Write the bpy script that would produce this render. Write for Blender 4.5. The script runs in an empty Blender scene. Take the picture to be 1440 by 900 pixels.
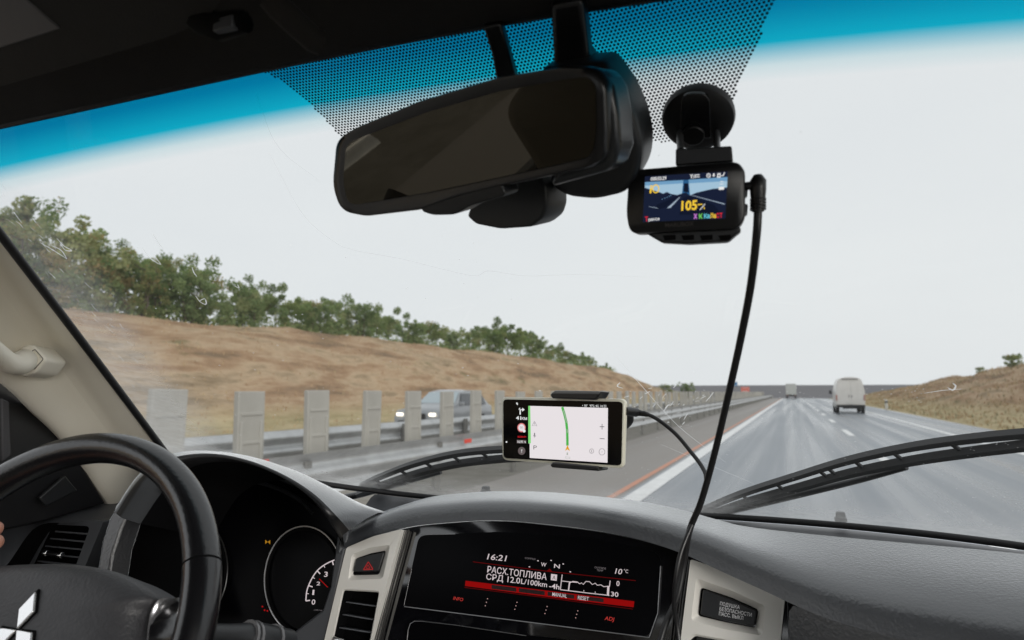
import bpy, bmesh, math, random
import numpy as np
from mathutils import Vector, Matrix, noise

# ------------------------------------------------------------------ camera, sky, sun, exposure
SC = bpy.context.scene
COL = SC.collection
H = 1.65                                   # eye height above the road
PITCH = math.atan(101 / 960.0)
YAW = math.atan(395 / 960.0 * math.cos(PITCH))
cam_d = bpy.data.cameras.new('camera')
cam_d.sensor_width = 36; cam_d.lens = 24.0; cam_d.clip_start = 0.02; cam_d.clip_end = 6000
cam = bpy.data.objects.new('camera', cam_d); COL.objects.link(cam)
cam.location = (0, 0, H); cam.rotation_euler = (math.pi / 2 + PITCH, 0, YAW)
SC.camera = cam
cam_d.dof.use_dof = True; cam_d.dof.focus_distance = 0.85; cam_d.dof.aperture_fstop = 8.0

SUN_EL, SUN_ROT = math.radians(10), math.radians(126)
world = bpy.data.worlds.new('World'); SC.world = world; world.use_nodes = True
wn = world.node_tree; wn.nodes.clear()
sky = wn.nodes.new('ShaderNodeTexSky'); sky.sky_type = 'NISHITA'; sky.sun_disc = False
sky.sun_elevation = SUN_EL; sky.sun_rotation = SUN_ROT; sky.dust_density = 4.0
tcw = wn.nodes.new('ShaderNodeTexCoord'); mpw = wn.nodes.new('ShaderNodeMapping'); mpw.inputs['Scale'].default_value = (1.0, 1.0, 3.5)
nzw = wn.nodes.new('ShaderNodeTexNoise'); nzw.inputs['Scale'].default_value = 1.3; nzw.inputs['Detail'].default_value = 4
crw = wn.nodes.new('ShaderNodeValToRGB')
crw.color_ramp.elements[0].position = .3; crw.color_ramp.elements[0].color = (7.25, 7.5, 7.75, 1)
crw.color_ramp.elements[1].position = .7; crw.color_ramp.elements[1].color = (7.7, 7.9, 8.05, 1)
mxw = wn.nodes.new('ShaderNodeMix'); mxw.data_type = 'RGBA'; mxw.inputs[0].default_value = 0.96
bgw = wn.nodes.new('ShaderNodeBackground'); bgw.inputs['Strength'].default_value = 0.10
ow = wn.nodes.new('ShaderNodeOutputWorld')
wn.links.new(tcw.outputs['Generated'], mpw.inputs['Vector']); wn.links.new(mpw.outputs[0], nzw.inputs['Vector'])
wn.links.new(nzw.outputs[0], crw.inputs[0])
wn.links.new(sky.outputs[0], mxw.inputs[6]); wn.links.new(crw.outputs[0], mxw.inputs[7])
wn.links.new(mxw.outputs[2], bgw.inputs['Color']); wn.links.new(bgw.outputs[0], ow.inputs['Surface'])
sun_d = bpy.data.lights.new('sun', 'SUN'); sun_d.energy = 1.3; sun_d.angle = math.radians(28); sun_d.color = (1, .97, .93)
sun = bpy.data.objects.new('sun', sun_d); COL.objects.link(sun)
sd = Vector((math.cos(SUN_EL) * math.sin(SUN_ROT), math.cos(SUN_EL) * math.cos(SUN_ROT), math.sin(SUN_EL)))
sun.rotation_euler = sd.to_track_quat('Z', 'Y').to_euler()
SC.view_settings.view_transform = 'Standard'; SC.view_settings.look = 'None'
SC.view_settings.exposure = 0.8; SC.view_settings.gamma = 1.0; SC.view_settings.use_curve_mapping = False
SC.render.engine = 'CYCLES'
SC.cycles.use_denoising = True
SC.cycles.max_bounces = 8; SC.cycles.transparent_max_bounces = 24
SC.cycles.caustics_reflective = False; SC.cycles.caustics_refractive = False

# ------------------------------------------------------------------ measuring helpers (photo coordinate + a real distance -> a place)
F = 960.0
def ray(x, y):
    u = (x - 720) / F; v = (450 - y) / F
    up = v * math.cos(PITCH) + math.sin(PITCH); fw = math.cos(PITCH) - v * math.sin(PITCH)
    return Vector((u * math.cos(YAW) - fw * math.sin(YAW), u * math.sin(YAW) + fw * math.cos(YAW), up))
EYE = Vector((0, 0, H))
def W(x, y, Y):
    r = ray(x, y); return EYE + r * (Y / r.y)
def WX(x, y, X):
    r = ray(x, y); return EYE + r * (X / r.x)
def GR(x, y, z=0.0):
    r = ray(x, y); return EYE + r * ((z - H) / r.z)
class Plane:
    def __init__(s, p, n): s.p = Vector(p); s.n = Vector(n).normalized()
    def hit(s, x, y, off=0.0):
        r = ray(x, y); p = s.p + s.n * off
        return EYE + r * ((p - EYE).dot(s.n) / r.dot(s.n))
    def hits(s, pts, off=0.0): return [s.hit(a, b, off) for a, b in pts]
GY0, GZ0, GS, GC, GXC = 1.08, -.19, 1.37, .37, -.22
def gY(X, z, off=0.0):                       # the windscreen: a raked sheet bowed in plan
    return GY0 - GS * (z - H - GZ0) - GC * (X - GXC) ** 2 + off
def glass(x, y, off=0.0):
    r = ray(x, y); t = 1.0
    for _ in range(40):
        X, Y, Z = r * t
        f = Y - (GY0 + off - GS * (Z - GZ0) - GC * (X - GXC) ** 2)
        t -= f / (r.y + GS * r.z + 2 * GC * (X - GXC) * r.x)
    return EYE + r * t
GN = Vector((0, -1, -GS)).normalized()       # towards the cabin

# ------------------------------------------------------------------ materials
def srgb(r, g, b):
    f = lambda c: (c / 255) / 12.92 if c / 255 < .04045 else ((c / 255 + .055) / 1.055) ** 2.4
    return (f(r), f(g), f(b))
MATS = {}
def mat(name, color, rough=.5, metal=0., spec=.5, bump=None, var=None, coat=0., emit=None, es=1., coord='Object'):
    """bump=(scale, strength, distance)  var=(scale, amount, second colour)"""
    if name in MATS: return MATS[name]
    m = bpy.data.materials.new(name); m.use_nodes = True; nt = m.node_tree
    b = nt.nodes['Principled BSDF']
    b.inputs['Base Color'].default_value = (*color, 1); b.inputs['Roughness'].default_value = rough
    b.inputs['Metallic'].default_value = metal; b.inputs['Specular IOR Level'].default_value = spec
    b.inputs['Coat Weight'].default_value = coat; b.inputs['Coat Roughness'].default_value = .05
    if emit: b.inputs['Emission Color'].default_value = (*emit, 1); b.inputs['Emission Strength'].default_value = es
    tc = nt.nodes.new('ShaderNodeTexCoord')
    if bump:
        n = nt.nodes.new('ShaderNodeTexNoise'); n.inputs['Scale'].default_value = bump[0]; n.inputs['Detail'].default_value = 3
        nt.links.new(tc.outputs[coord], n.inputs['Vector'])
        bp = nt.nodes.new('ShaderNodeBump'); bp.inputs['Strength'].default_value = bump[1]; bp.inputs['Distance'].default_value = bump[2]
        nt.links.new(n.outputs[0], bp.inputs['Height']); nt.links.new(bp.outputs[0], b.inputs['Normal'])
    if var:
        n2 = nt.nodes.new('ShaderNodeTexNoise'); n2.inputs['Scale'].default_value = var[0]; n2.inputs['Detail'].default_value = 5
        n2.inputs['Roughness'].default_value = .6
        nt.links.new(tc.outputs[coord], n2.inputs['Vector'])
        mx = nt.nodes.new('ShaderNodeMix'); mx.data_type = 'RGBA'
        mr = nt.nodes.new('ShaderNodeMapRange'); mr.inputs[1].default_value = .35; mr.inputs[2].default_value = .65
        mr.inputs[4].default_value = var[1]
        nt.links.new(n2.outputs[0], mr.inputs[0]); nt.links.new(mr.outputs[0], mx.inputs[0])
        mx.inputs[6].default_value = (*color, 1); mx.inputs[7].default_value = (*var[2], 1)
        nt.links.new(mx.outputs[2], b.inputs['Base Color'])
    MATS[name] = m; return m
def emis(name, color, s=1.0):
    if name in MATS: return MATS[name]
    m = bpy.data.materials.new(name); m.use_nodes = True; nt = m.node_tree; nt.nodes.clear()
    e = nt.nodes.new('ShaderNodeEmission'); e.inputs[0].default_value = (*color, 1); e.inputs[1].default_value = s / 1.74
    o = nt.nodes.new('ShaderNodeOutputMaterial'); nt.links.new(e.outputs[0], o.inputs[0])
    MATS[name] = m; return m

leather = mat('dash_vinyl', (.034, .037, .042), .38, spec=1., bump=(330, .55, .0010), var=(60, .5, (.027, .029, .033)))
_b = leather.node_tree.nodes['Principled BSDF']; _b.inputs['Sheen Weight'].default_value = 1.0; _b.inputs['IOR'].default_value = 1.62; _b.inputs['Sheen Roughness'].default_value = .28; _b.inputs['Sheen Tint'].default_value = (.9, .95, 1, 1)
dash_top_m = leather
plastic_dark = mat('dark_plastic', (.011, .012, .0135), .42, bump=(600, .25, .0006))
plastic_grey = mat('grey_plastic', (.050, .053, .059), .5, bump=(600, .3, .0006))
plastic_black = mat('black_plastic', (.006, .006, .007), .38, bump=(500, .15, .0004))
piano = mat('piano_black', (.003, .003, .004), .06, coat=1.0)
void_m = mat('recess_black', (.0015, .0015, .0018), .8, spec=.1)
lens_black = mat('smoked_lens', (.0015, .0015, .002), .3, spec=.06)
silver = mat('satin_silver', (.72, .70, .65), .36, metal=.25, bump=(900, .08, .0003), var=(30, .25, (.64, .62, .57)))
chrome = mat('chrome', (.75, .75, .76), .15, metal=1.)
rim_leather = mat('rim_leather', (.006, .006, .007), .27, spec=.7, bump=(260, .35, .0008))
rim_grip = mat('rim_grip', (.006, .006, .007), .22, spec=.7, bump=(200, .2, .0006))
pad_m = mat('airbag_vinyl', (.046, .046, .050), .52, bump=(330, .6, .0012), var=(40, .4, (.027, .027, .030)))
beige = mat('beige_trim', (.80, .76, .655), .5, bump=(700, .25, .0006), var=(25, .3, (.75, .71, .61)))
headliner_m = mat('shaded_headliner_cloth', (.015, .0125, .0105), .95, bump=(900, .5, .0008), var=(30, .5, (.012, .010, .009)))  # beige lining in shade: the darkness is put into the base colour
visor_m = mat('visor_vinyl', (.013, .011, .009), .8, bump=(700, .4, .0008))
rubber = mat('black_rubber', (.006, .006, .007), .5, bump=(300, .2, .0005))
cable_m = mat('cable_rubber', (.009, .009, .010), .35)
skin_m = mat('skin', (.46, .23, .16), .5, bump=(400, .3, .0006), var=(60, .4, (.50, .20, .14)))
sleeve_m = mat('dark_sleeve', (.02, .022, .03), .9, bump=(500, .6, .001))
white_print = emis('white_print', (.75, .72, .74), .85)
pink_print = emis('pale_display', (.85, .74, .76), .72)
dim_print = emis('dim_display', (.30, .27, .28), .5)
red_print = emis('red_display', (.75, .02, .015), .75)
red_glow = emis('red_bar', (.30, .004, .004), .85)
red_dim = emis('red_line', (.2, .004, .004), .6)
amber = emis('amber_display', (.9, .42, .03), .8)
off_cell = mat('off_cell', (.012, .001, .001), .5)

# ------------------------------------------------------------------ mesh helpers
class MB:
    def __init__(s): s.v = []; s.f = []; s.m = []
    def add(s, vs, fs, mi=0):
        o = len(s.v); s.v += [Vector(p) for p in vs]
        for f in fs: s.f.append([o + i for i in f]); s.m.append(mi)
    def grid(s, rows, mi=0, closed=False, flip=False):
        n = len(rows[0]); vs = [p for r in rows for p in r]; fs = []
        for i in range(len(rows) - 1):
            for j in range(n if closed else n - 1):
                k = (j + 1) % n
                q = [i * n + j, i * n + k, (i + 1) * n + k, (i + 1) * n + j]
                fs.append(q[::-1] if flip else q)
        s.add(vs, fs, mi)
    def poly(s, pts, mi=0): s.add(pts, [list(range(len(pts)))], mi)
    def prism(s, pts, d, mi=0):
        """closed outline pts extruded by vector d (both ends capped)"""
        n = len(pts); d = Vector(d)
        s.add(list(pts) + [p + d for p in pts],
              [list(range(n)), [n + i for i in range(n)][::-1]] + [[i, (i + 1) % n, n + (i + 1) % n, n + i][::-1] for i in range(n)], mi)
    def box(s, c, d, rot=None, mi=0):
        c = Vector(c); hx, hy, hz = d[0] / 2, d[1] / 2, d[2] / 2
        P = [Vector((x, y, z)) for x in (-hx, hx) for y in (-hy, hy) for z in (-hz, hz)]
        if rot is not None: P = [rot @ p for p in P]
        s.add([c + p for p in P], [(0, 1, 3, 2), (4, 6, 7, 5), (0, 4, 5, 1), (2, 3, 7, 6), (0, 2, 6, 4), (1, 5, 7, 3)], mi)
    def tube(s, pts, r, n=10, mi=0, cap=True, closed=False):
        pts = [Vector(p) for p in pts]; R = r if hasattr(r, '__len__') else [r] * len(pts)
        up = None; rows = []
        for i, p in enumerate(pts):
            if closed: t = pts[(i + 1) % len(pts)] - pts[i - 1]
            else: t = pts[min(i + 1, len(pts) - 1)] - pts[max(i - 1, 0)]
            t.normalize()
            if up is None: up = t.orthogonal().normalized()
            up = (up - t * up.dot(t)).normalized(); b = t.cross(up)
            rows.append([p + (up * math.cos(a) + b * math.sin(a)) * R[i] for a in [2 * math.pi * k / n for k in range(n)]])
        if closed: rows.append(rows[0])
        s.grid(rows, mi, closed=True)
        if cap and not closed:
            s.poly(rows[0][::-1], mi); s.poly(rows[-1], mi)
    def disc(s, c, n, r, h, seg=32, mi=0):
        c = Vector(c); n = Vector(n).normalized(); a = n.orthogonal().normalized(); b = n.cross(a)
        s.prism([c + (a * math.cos(t) + b * math.sin(t)) * r for t in [2 * math.pi * k / seg for k in range(seg)]], n * h, mi)
    def build(s, name, mats, parent=None, smooth=35, bevel=None, seg=2, org=None, sub=0, weld=True):
        me = bpy.data.meshes.new(name)
        o = Vector(org) if org is not None else (ORG.get(parent.name, Vector()) if parent else Vector())
        me.from_pydata([tuple(p - o) for p in s.v], [], s.f)
        if not isinstance(mats, (list, tuple)): mats = [mats]
        for m in mats: me.materials.append(m)
        me.polygons.foreach_set('material_index', s.m)
        if weld:
            bm = bmesh.new(); bm.from_mesh(me)
            bmesh.ops.remove_doubles(bm, verts=bm.verts, dist=1e-6)
            bm.to_mesh(me); bm.free()
        me.update()
        if smooth:
            me.shade_smooth(); me.set_sharp_from_angle(angle=math.radians(smooth))
        ob = bpy.data.objects.new(name, me); COL.objects.link(ob)
        if parent: ob.parent = parent
        elif org is not None: ob.location = o
        ORG[ob.name] = o
        if parent is None and org is None: ORG[ob.name] = Vector()
        if bevel:
            b = ob.modifiers.new('bevel', 'BEVEL'); b.width = bevel; b.segments = seg; b.limit_method = 'ANGLE'; b.angle_limit = math.radians(40)
            b.harden_normals = False
        if sub:
            b = ob.modifiers.new('sub', 'SUBSURF'); b.levels = sub; b.render_levels = sub
        return ob
ORG = {}
def empty(name, loc):
    o = bpy.data.objects.new(name, None); COL.objects.link(o); o.location = loc; o.empty_display_size = .1
    ORG[o.name] = Vector(loc); return o
def tag(o, label=None, cat=None, group=None, kind=None):
    if label: o['label'] = label
    if cat: o['category'] = cat
    if group: o['group'] = group
    if kind: o['kind'] = kind
    return o
def copy_tree(o, parent=None):
    c = o.copy(); COL.objects.link(c); c.parent = parent
    for ch in o.children: copy_tree(ch, c)
    return c
def spline(pts, n, closed=False):
    """Catmull-Rom through pts (tuples of any length), n samples"""
    P = [np.array(p, float) for p in pts]; L = len(P); out = []
    segs = L if closed else L - 1
    for k in range(n):
        t = k / n * segs if closed else k / (n - 1) * segs
        i = min(int(t), segs - 1); f = t - i
        if closed: a, b, c, d = P[(i - 1) % L], P[i % L], P[(i + 1) % L], P[(i + 2) % L]
        else:
            b, c = P[i], P[i + 1]
            a = P[i - 1] if i > 0 else 2 * b - c
            d = P[i + 2] if i + 2 < L else 2 * c - b
        out.append(.5 * ((2 * b) + (-a + c) * f + (2 * a - 5 * b + 4 * c - d) * f * f + (-a + 3 * b - 3 * c + d) * f ** 3))
    return out
def rounded(pts, r, n=5):
    """round the corners of a 2-D polygon"""
    out = []; L = len(pts)
    for i in range(L):
        p = np.array(pts[i], float); a = np.array(pts[i - 1], float) - p; b = np.array(pts[(i + 1) % L], float) - p
        rr = r[i] if hasattr(r, '__len__') else r
        ra = min(rr, np.linalg.norm(a) * .48); rb = min(rr, np.linalg.norm(b) * .48)
        A = p + a / np.linalg.norm(a) * ra; B = p + b / np.linalg.norm(b) * rb
        for k in range(n + 1):
            t = k / n; out.append(tuple((1 - t) ** 2 * A + 2 * t * (1 - t) * p + t * t * B))
    return out
_txt = {}
def text_mesh(body, bold):
    k = (body, bold)
    if k not in _txt:
        cu = bpy.data.curves.new('t', 'FONT'); cu.body = body; cu.size = 1; cu.offset = bold; cu.resolution_u = 3
        ob = bpy.data.objects.new('t', cu)
        me = bpy.data.meshes.new_from_object(ob)
        vs = [v.co.copy() for v in me.vertices]; fs = [list(p.vertices) for p in me.polygons]
        bpy.data.objects.remove(ob); bpy.data.curves.remove(cu); bpy.data.meshes.remove(me)
        _txt[k] = (vs, fs)
    return _txt[k]
def text(mb, pl, body, p0, p1, h, mi=0, off=.0006, bold=.0, shear=0.):
    """letters laid on plane pl from p0 (baseline left) to p1 (baseline right), h high"""
    vs, fs = text_mesh(body, bold)
    if not vs: return
    x0 = min(v.x for v in vs); x1 = max(v.x for v in vs); cap = max(v.y for v in vs)
    A = pl.hit(*p0, off); B = pl.hit(*p1, off)
    m = ((p0[0] + p1[0]) / 2, (p0[1] + p1[1]) / 2)
    ex = B - A; up = pl.n.cross(ex).normalized() * -1
    if up.z < 0: up = -up
    hh = (pl.hit(m[0], m[1] - h, off) - pl.hit(*m, off)).length
    mb.add([A + ex * ((v.x - x0) / (x1 - x0)) + up * (v.y / cap * hh) + ex.normalized() * (v.y / cap * hh * shear) for v in vs], fs, mi)
def stroke(mb, pl, pts, w, mi=0, off=.0006):
    """a painted line of constant width w (photo pixels) on a plane"""
    L = []; R = []
    for i, p in enumerate(pts):
        a = np.array(pts[max(i - 1, 0)], float); b = np.array(pts[min(i + 1, len(pts) - 1)], float)
        t = (b - a) / max(np.linalg.norm(b - a), 1e-6); n = np.array([-t[1], t[0]]) * w / 2
        L.append(pl.hit(*(np.array(p) + n), off)); R.append(pl.hit(*(np.array(p) - n), off))
    mb.grid([L, R], mi)
def ring(cx, cy, rx, ry, n=28, a0=0, a1=2 * math.pi):
    return [(cx + rx * math.cos(a0 + (a1 - a0) * k / (n - 1)), cy + ry * math.sin(a0 + (a1 - a0) * k / (n - 1))) for k in range(n)]

# ================================================================== THE GROUND
random.seed(7)
def smooth(a, b, x):
    t = min(1, max(0, (x - a) / (b - a))); return t * t * (3 - 2 * t)
def lerp_tab(tab, y):
    for (y0, v0), (y1, v1) in zip(tab, tab[1:]):
        if y <= y1: return v0 + (v1 - v0) * max(0, min(1, (y - y0) / (y1 - y0)))
    return tab[-1][1]
LEFT_H = [(-50, 5.5), (22, 5.55), (45, 5.9), (80, 6.05), (118, 5.8), (132, 5.3), (155, 3.3), (185, 1.9), (260, 1.2)]
RIGHT_H = [(-90, 0), (4, 0), (30, 4.2), (60, 4.5), (77, 4.15), (87, 3.8), (107, 3.4), (124, 2.85), (171, 1.6), (230, .6), (300, 0)]
def ground_z(x, y):
    z = 0.0
    if x < -20.5:
        hl = lerp_tab(LEFT_H, y); t = (-20.5 - x) / 11.5
        z = hl * smooth(0, 1, t) if t < 1 else hl - .02 * (-32 - x) * .2
    if x > 8.3:
        hr = lerp_tab(RIGHT_H, y); t = (x - 8.3) / 12.0
        z = hr * (.12 * min(t * 3, 1) + .88 * smooth(.12, 1.0, t))
    k = .0 if -20.5 < x < 8.3 else min(1, max(-20.5 - x, x - 8.3) / 3)
    n = noise.noise(Vector((x * .35, y * .12, 0))) * .45 + noise.noise(Vector((x * 1.3, y * .5, 5))) * .14
    z += n * k
    z -= 3.2 * smooth(188, 270, y)           # beyond the crest the road drops out of sight
    return z
gx = sorted(set([-900, -500, -300, -200, -120, -80, -60, -50, -45] + [round(-42 + .5 * i, 2) for i in range(44)] + [-20.5, -15, -10, -5, 0, 4, 8.3]
                + [8.6 + .5 * i for i in range(34)] + [26, 28, 31, 35, 42, 55, 80, 120, 200, 300, 500, 900]))
gy = sorted(set([-80, -40, -15, -5, 0] + [2 + 1.0 * i for i in range(60)] + [62 + 2.5 * i for i in range(70)] + [245, 260, 280, 320, 400, 500, 700, 1000, 1600, 3000]))
mb = MB(); mb.grid([[Vector((x, y, ground_z(x, y))) for x in gx] for y in gy])
def ground_material():
    m = bpy.data.materials.new('dry_ground'); m.use_nodes = True; nt = m.node_tree; b = nt.nodes['Principled BSDF']
    b.inputs['Roughness'].default_value = .95; b.inputs['Specular IOR Level'].default_value = .15
    g = nt.nodes.new('ShaderNodeNewGeometry'); sx = nt.nodes.new('ShaderNodeSeparateXYZ'); nt.links.new(g.outputs['Position'], sx.inputs[0])
    def nz(scale, vec, det=6):
        mp = nt.nodes.new('ShaderNodeMapping'); mp.inputs['Scale'].default_value = vec
        n = nt.nodes.new('ShaderNodeTexNoise'); n.inputs['Scale'].default_value = scale; n.inputs['Detail'].default_value = det; n.inputs['Roughness'].default_value = .65
        nt.links.new(g.outputs['Position'], mp.inputs[0]); nt.links.new(mp.outputs[0], n.inputs['Vector']); return n
    def ramp(src, els):
        r = nt.nodes.new('ShaderNodeValToRGB'); e = r.color_ramp.elements
        while len(e) < len(els): e.new(.5)
        for q, (p, c) in zip(e, els): q.position = p; q.color = (*c, 1)
        nt.links.new(src, r.inputs[0]); return r
    def mix(fac, a, c):
        x = nt.nodes.new('ShaderNodeMix'); x.data_type = 'RGBA'
        nt.links.new(fac, x.inputs[0]) if hasattr(fac, 'links') else setattr(x.inputs[0], 'default_value', fac)
        nt.links.new(a, x.inputs[6]); nt.links.new(c, x.inputs[7]); return x.outputs[2]
    def rng(src, a, c, d=0., e=1.):
        x = nt.nodes.new('ShaderNodeMapRange'); x.inputs[1].default_value = a; x.inputs[2].default_value = c; x.inputs[3].default_value = d; x.inputs[4].default_value = e
        nt.links.new(src, x.inputs[0]); return x.outputs[0]
    base = ramp(nz(.42, (1, .26, 1.6)).outputs[0], [(.36, (.14, .095, .058)), (.45, (.31, .19, .11)), (.54, (.46, .345, .225)), (.64, (.20, .15, .09))])
    fine = ramp(nz(2.6, (1, .55, 1)).outputs[0], [(.35, (.30, .205, .12)), (.65, (.54, .405, .27))])
    c = mix(.24, base.outputs[0], fine.outputs[0])
    # straw coloured mown verge low down
    straw = ramp(nz(1.4, (1, .3, 1)).outputs[0], [(.35, (.34, .28, .15)), (.65, (.52, .43, .26))])
    low = rng(sx.outputs[2], .35, 1.15, 1, 0)
    c = mix(low, c, straw.outputs[0])
    # a little green scrub
    gr = ramp(nz(.55, (1, .4, 1)).outputs[0], [(.60, (0, 0, 0)), (.70, (.7, .7, .7))])
    grc = nt.nodes.new('ShaderNodeRGB'); grc.outputs[0].default_value = (.11, .115, .045, 1)
    c = mix(gr.outputs[0], c, grc.outputs[0])
    # far pasture
    far = rng(sx.outputs[1], 140, 200)
    past = ramp(nz(.05, (1, 1, 1)).outputs[0], [(.3, (.20, .21, .15)), (.7, (.30, .30, .22))])
    c = mix(far, c, past.outputs[0])
    nt.links.new(c, b.inputs['Base Color'])
    bp = nt.nodes.new('ShaderNodeBump'); bp.inputs['Strength'].default_value = .8; bp.inputs['Distance'].default_value = .12
    nt.links.new(nz(3.5, (1, .7, 1)).outputs[0], bp.inputs['Height']); nt.links.new(bp.outputs[0], b.inputs['Normal'])
    return m
tag(mb.build('ground', ground_material(), smooth=80, weld=False), kind='structure')

def strip(name, xa, xb, y0, y1, z, m, n=60, zb=None):
    mb = MB(); rows = []
    for i in range(n + 1):
        y = y0 + (y1 - y0) * (i / n); dz = -3.2 * smooth(188, 270, y)
        rows.append([Vector((xa + (xb - xa) * k / 6, y, z + dz)) for k in range(7)])
    mb.grid(rows); return tag(mb.build(name, m, smooth=60, weld=False), kind='structure')

def asphalt_material(name, dark, light, wet):
    m = bpy.data.materials.new(name); m.use_nodes = True; nt = m.node_tree; b = nt.nodes['Principled BSDF']
    g = nt.nodes.new('ShaderNodeNewGeometry')
    def nz(scale, vec, det=6):
        mp = nt.nodes.new('ShaderNodeMapping'); mp.inputs['Scale'].default_value = vec
        n = nt.nodes.new('ShaderNodeTexNoise'); n.inputs['Scale'].default_value = scale; n.inputs['Detail'].default_value = det
        nt.links.new(g.outputs['Position'], mp.inputs[0]); nt.links.new(mp.outputs[0], n.inputs['Vector']); return n.outputs[0]
    streak = nz(1.5, (1, .012, 1)); grit = nz(40, (1, 1, 1), 3); blot = nz(.5, (1, .25, 1))
    def rng(src, a, c, d, e):
        x = nt.nodes.new('ShaderNodeMapRange'); x.inputs[1].default_value = a; x.inputs[2].default_value = c; x.inputs[3].default_value = d; x.inputs[4].default_value = e
        nt.links.new(src, x.inputs[0]); return x.outputs[0]
    def math2(op, a, c):
        x = nt.nodes.new('ShaderNodeMath'); x.operation = op; nt.links.new(a, x.inputs[0]); nt.links.new(c, x.inputs[1]); return x.outputs[0]
    s1 = rng(streak, .35, .65, 0, .55); s2 = rng(blot, .3, .7, 0, .25); s3 = rng(grit, .3, .7, 0, .2)
    f = math2('ADD', math2('ADD', s1, s2), s3)
    mx = nt.nodes.new('ShaderNodeMix'); mx.data_type = 'RGBA'; mx.inputs[6].default_value = (*dark, 1); mx.inputs[7].default_value = (*light, 1)
    nt.links.new(f, mx.inputs[0]); nt.links.new(mx.outputs[2], b.inputs['Base Color'])
    nt.links.new(rng(streak, .38, .62, *wet), b.inputs['Roughness'])
    b.inputs['Specular IOR Level'].default_value = .5
    bp = nt.nodes.new('ShaderNodeBump'); bp.inputs['Strength'].default_value = .35; bp.inputs['Distance'].default_value = .01
    nt.links.new(grit, bp.inputs['Height']); nt.links.new(bp.outputs[0], b.inputs['Normal'])
    return m
wet_asphalt = asphalt_material('wet_asphalt', (.105, .122, .142), (.25, .275, .305), (.18, .44))
dry_asphalt = asphalt_material('shoulder_asphalt', (.22, .20, .18), (.31, .285, .26), (.5, .75))
gravel = mat('median_gravel', (.22, .205, .18), .95, bump=(6, .6, .03), var=(2.2, .9, (.15, .14, .115)))
paint_white = mat('road_paint_white', (.86, .86, .85), .5, var=(3.5, .45, (.62, .62, .61)), bump=(30, .2, .004))
paint_orange = mat('road_paint_orange', (.62, .26, .15), .6, var=(3.5, .5, (.42, .25, .18)))
strip('road', -2.55, 7.9, -60, 275, .02, wet_asphalt)
strip('road_shoulder', -5.15, -2.55, -60, 275, .02, dry_asphalt)
strip('median_strip', -8.9, -5.15, -60, 275, .012, gravel)
strip('opposing_road', -20.2, -8.9, -60, 275, .02, dry_asphalt)
strip('lane_edge_line', -2.48, -2.17, -60, 275, .026, paint_white)
strip('orange_edge_line', -2.74, -2.62, -60, 275, .026, paint_orange)
strip('road_edge_line', 5.44, 5.68, -60, 275, .026, paint_white)
mb = MB()
for k in range(-3, 20):
    y = 4.5 + 12 * k
    mb.add([(1.86, y, .026), (2.08, y, .026), (2.08, y + 4.5, .026), (1.86, y + 4.5, .026)], [(0, 1, 2, 3)])
tag(mb.build('lane_marking', paint_white, smooth=0), kind='structure')

# far ploughed rise across the horizon
hill_m = mat('ploughed_field', (.125, .12, .128), .95, var=(.02, .6, (.155, .15, .155)), bump=(.3, .5, .4))
mb = MB(); rows = []
for j in range(13):
    y = 330 + 40 * j; row = []
    for i in range(61):
        x = -500 + 20 * i
        zz = -3.3 + 11.2 * smooth(330, 700, y) + .5 * noise.noise(Vector((x * .006, y * .004, 2))) * smooth(330, 700, y)
        row.append(Vector((x, y, zz)))
    rows.append(row)
mb.grid(rows); tag(mb.build('hills', hill_m, smooth=80), kind='structure')

# dry grass standing on both banks: thousands of tufts nobody could count
def grass_mesh():
    random.seed(3); mb = MB()
    def tuft(x, y, z, h, mi):
        for k in range(3):
            a = random.random() * math.pi; w = .05 * h / .3; dx, dy = math.cos(a) * w, math.sin(a) * w
            lx, ly = random.uniform(-.4, .4) * h, random.uniform(-.4, .4) * h
            mb.add([(x - dx, y - dy, z - .03), (x + dx, y + dy, z - .03), (x + lx, y + ly, z + h)], [(0, 1, 2)], mi)
    for _ in range(15000):
        y = random.uniform(28, 180) ** 1.0; x = random.uniform(8.3, 23)
        tuft(x, y, ground_z(x, y), random.uniform(.06, .22), random.choice((0, 0, 3, 3, 1, 2)))
    for _ in range(9000):
        y = random.uniform(8, 140); x = -random.uniform(20.6, 33)
        tuft(x, y, ground_z(x, y), random.uniform(.05, .16), random.choice((0, 1, 3, 3)))
    return mb
straw_a = mat('straw', (.52, .41, .23), .9); straw_b = mat('rusty_straw', (.38, .235, .13), .9); straw_c = mat('green_grass', (.19, .19, .09), .9); straw_d = mat('tan_straw', (.50, .36, .21), .9)
tag(grass_mesh().build('dry_grass', [straw_a, straw_b, straw_c, straw_d], smooth=0, weld=False), 'dry straw coloured grass on the road banks', 'grass', kind='stuff')

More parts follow.
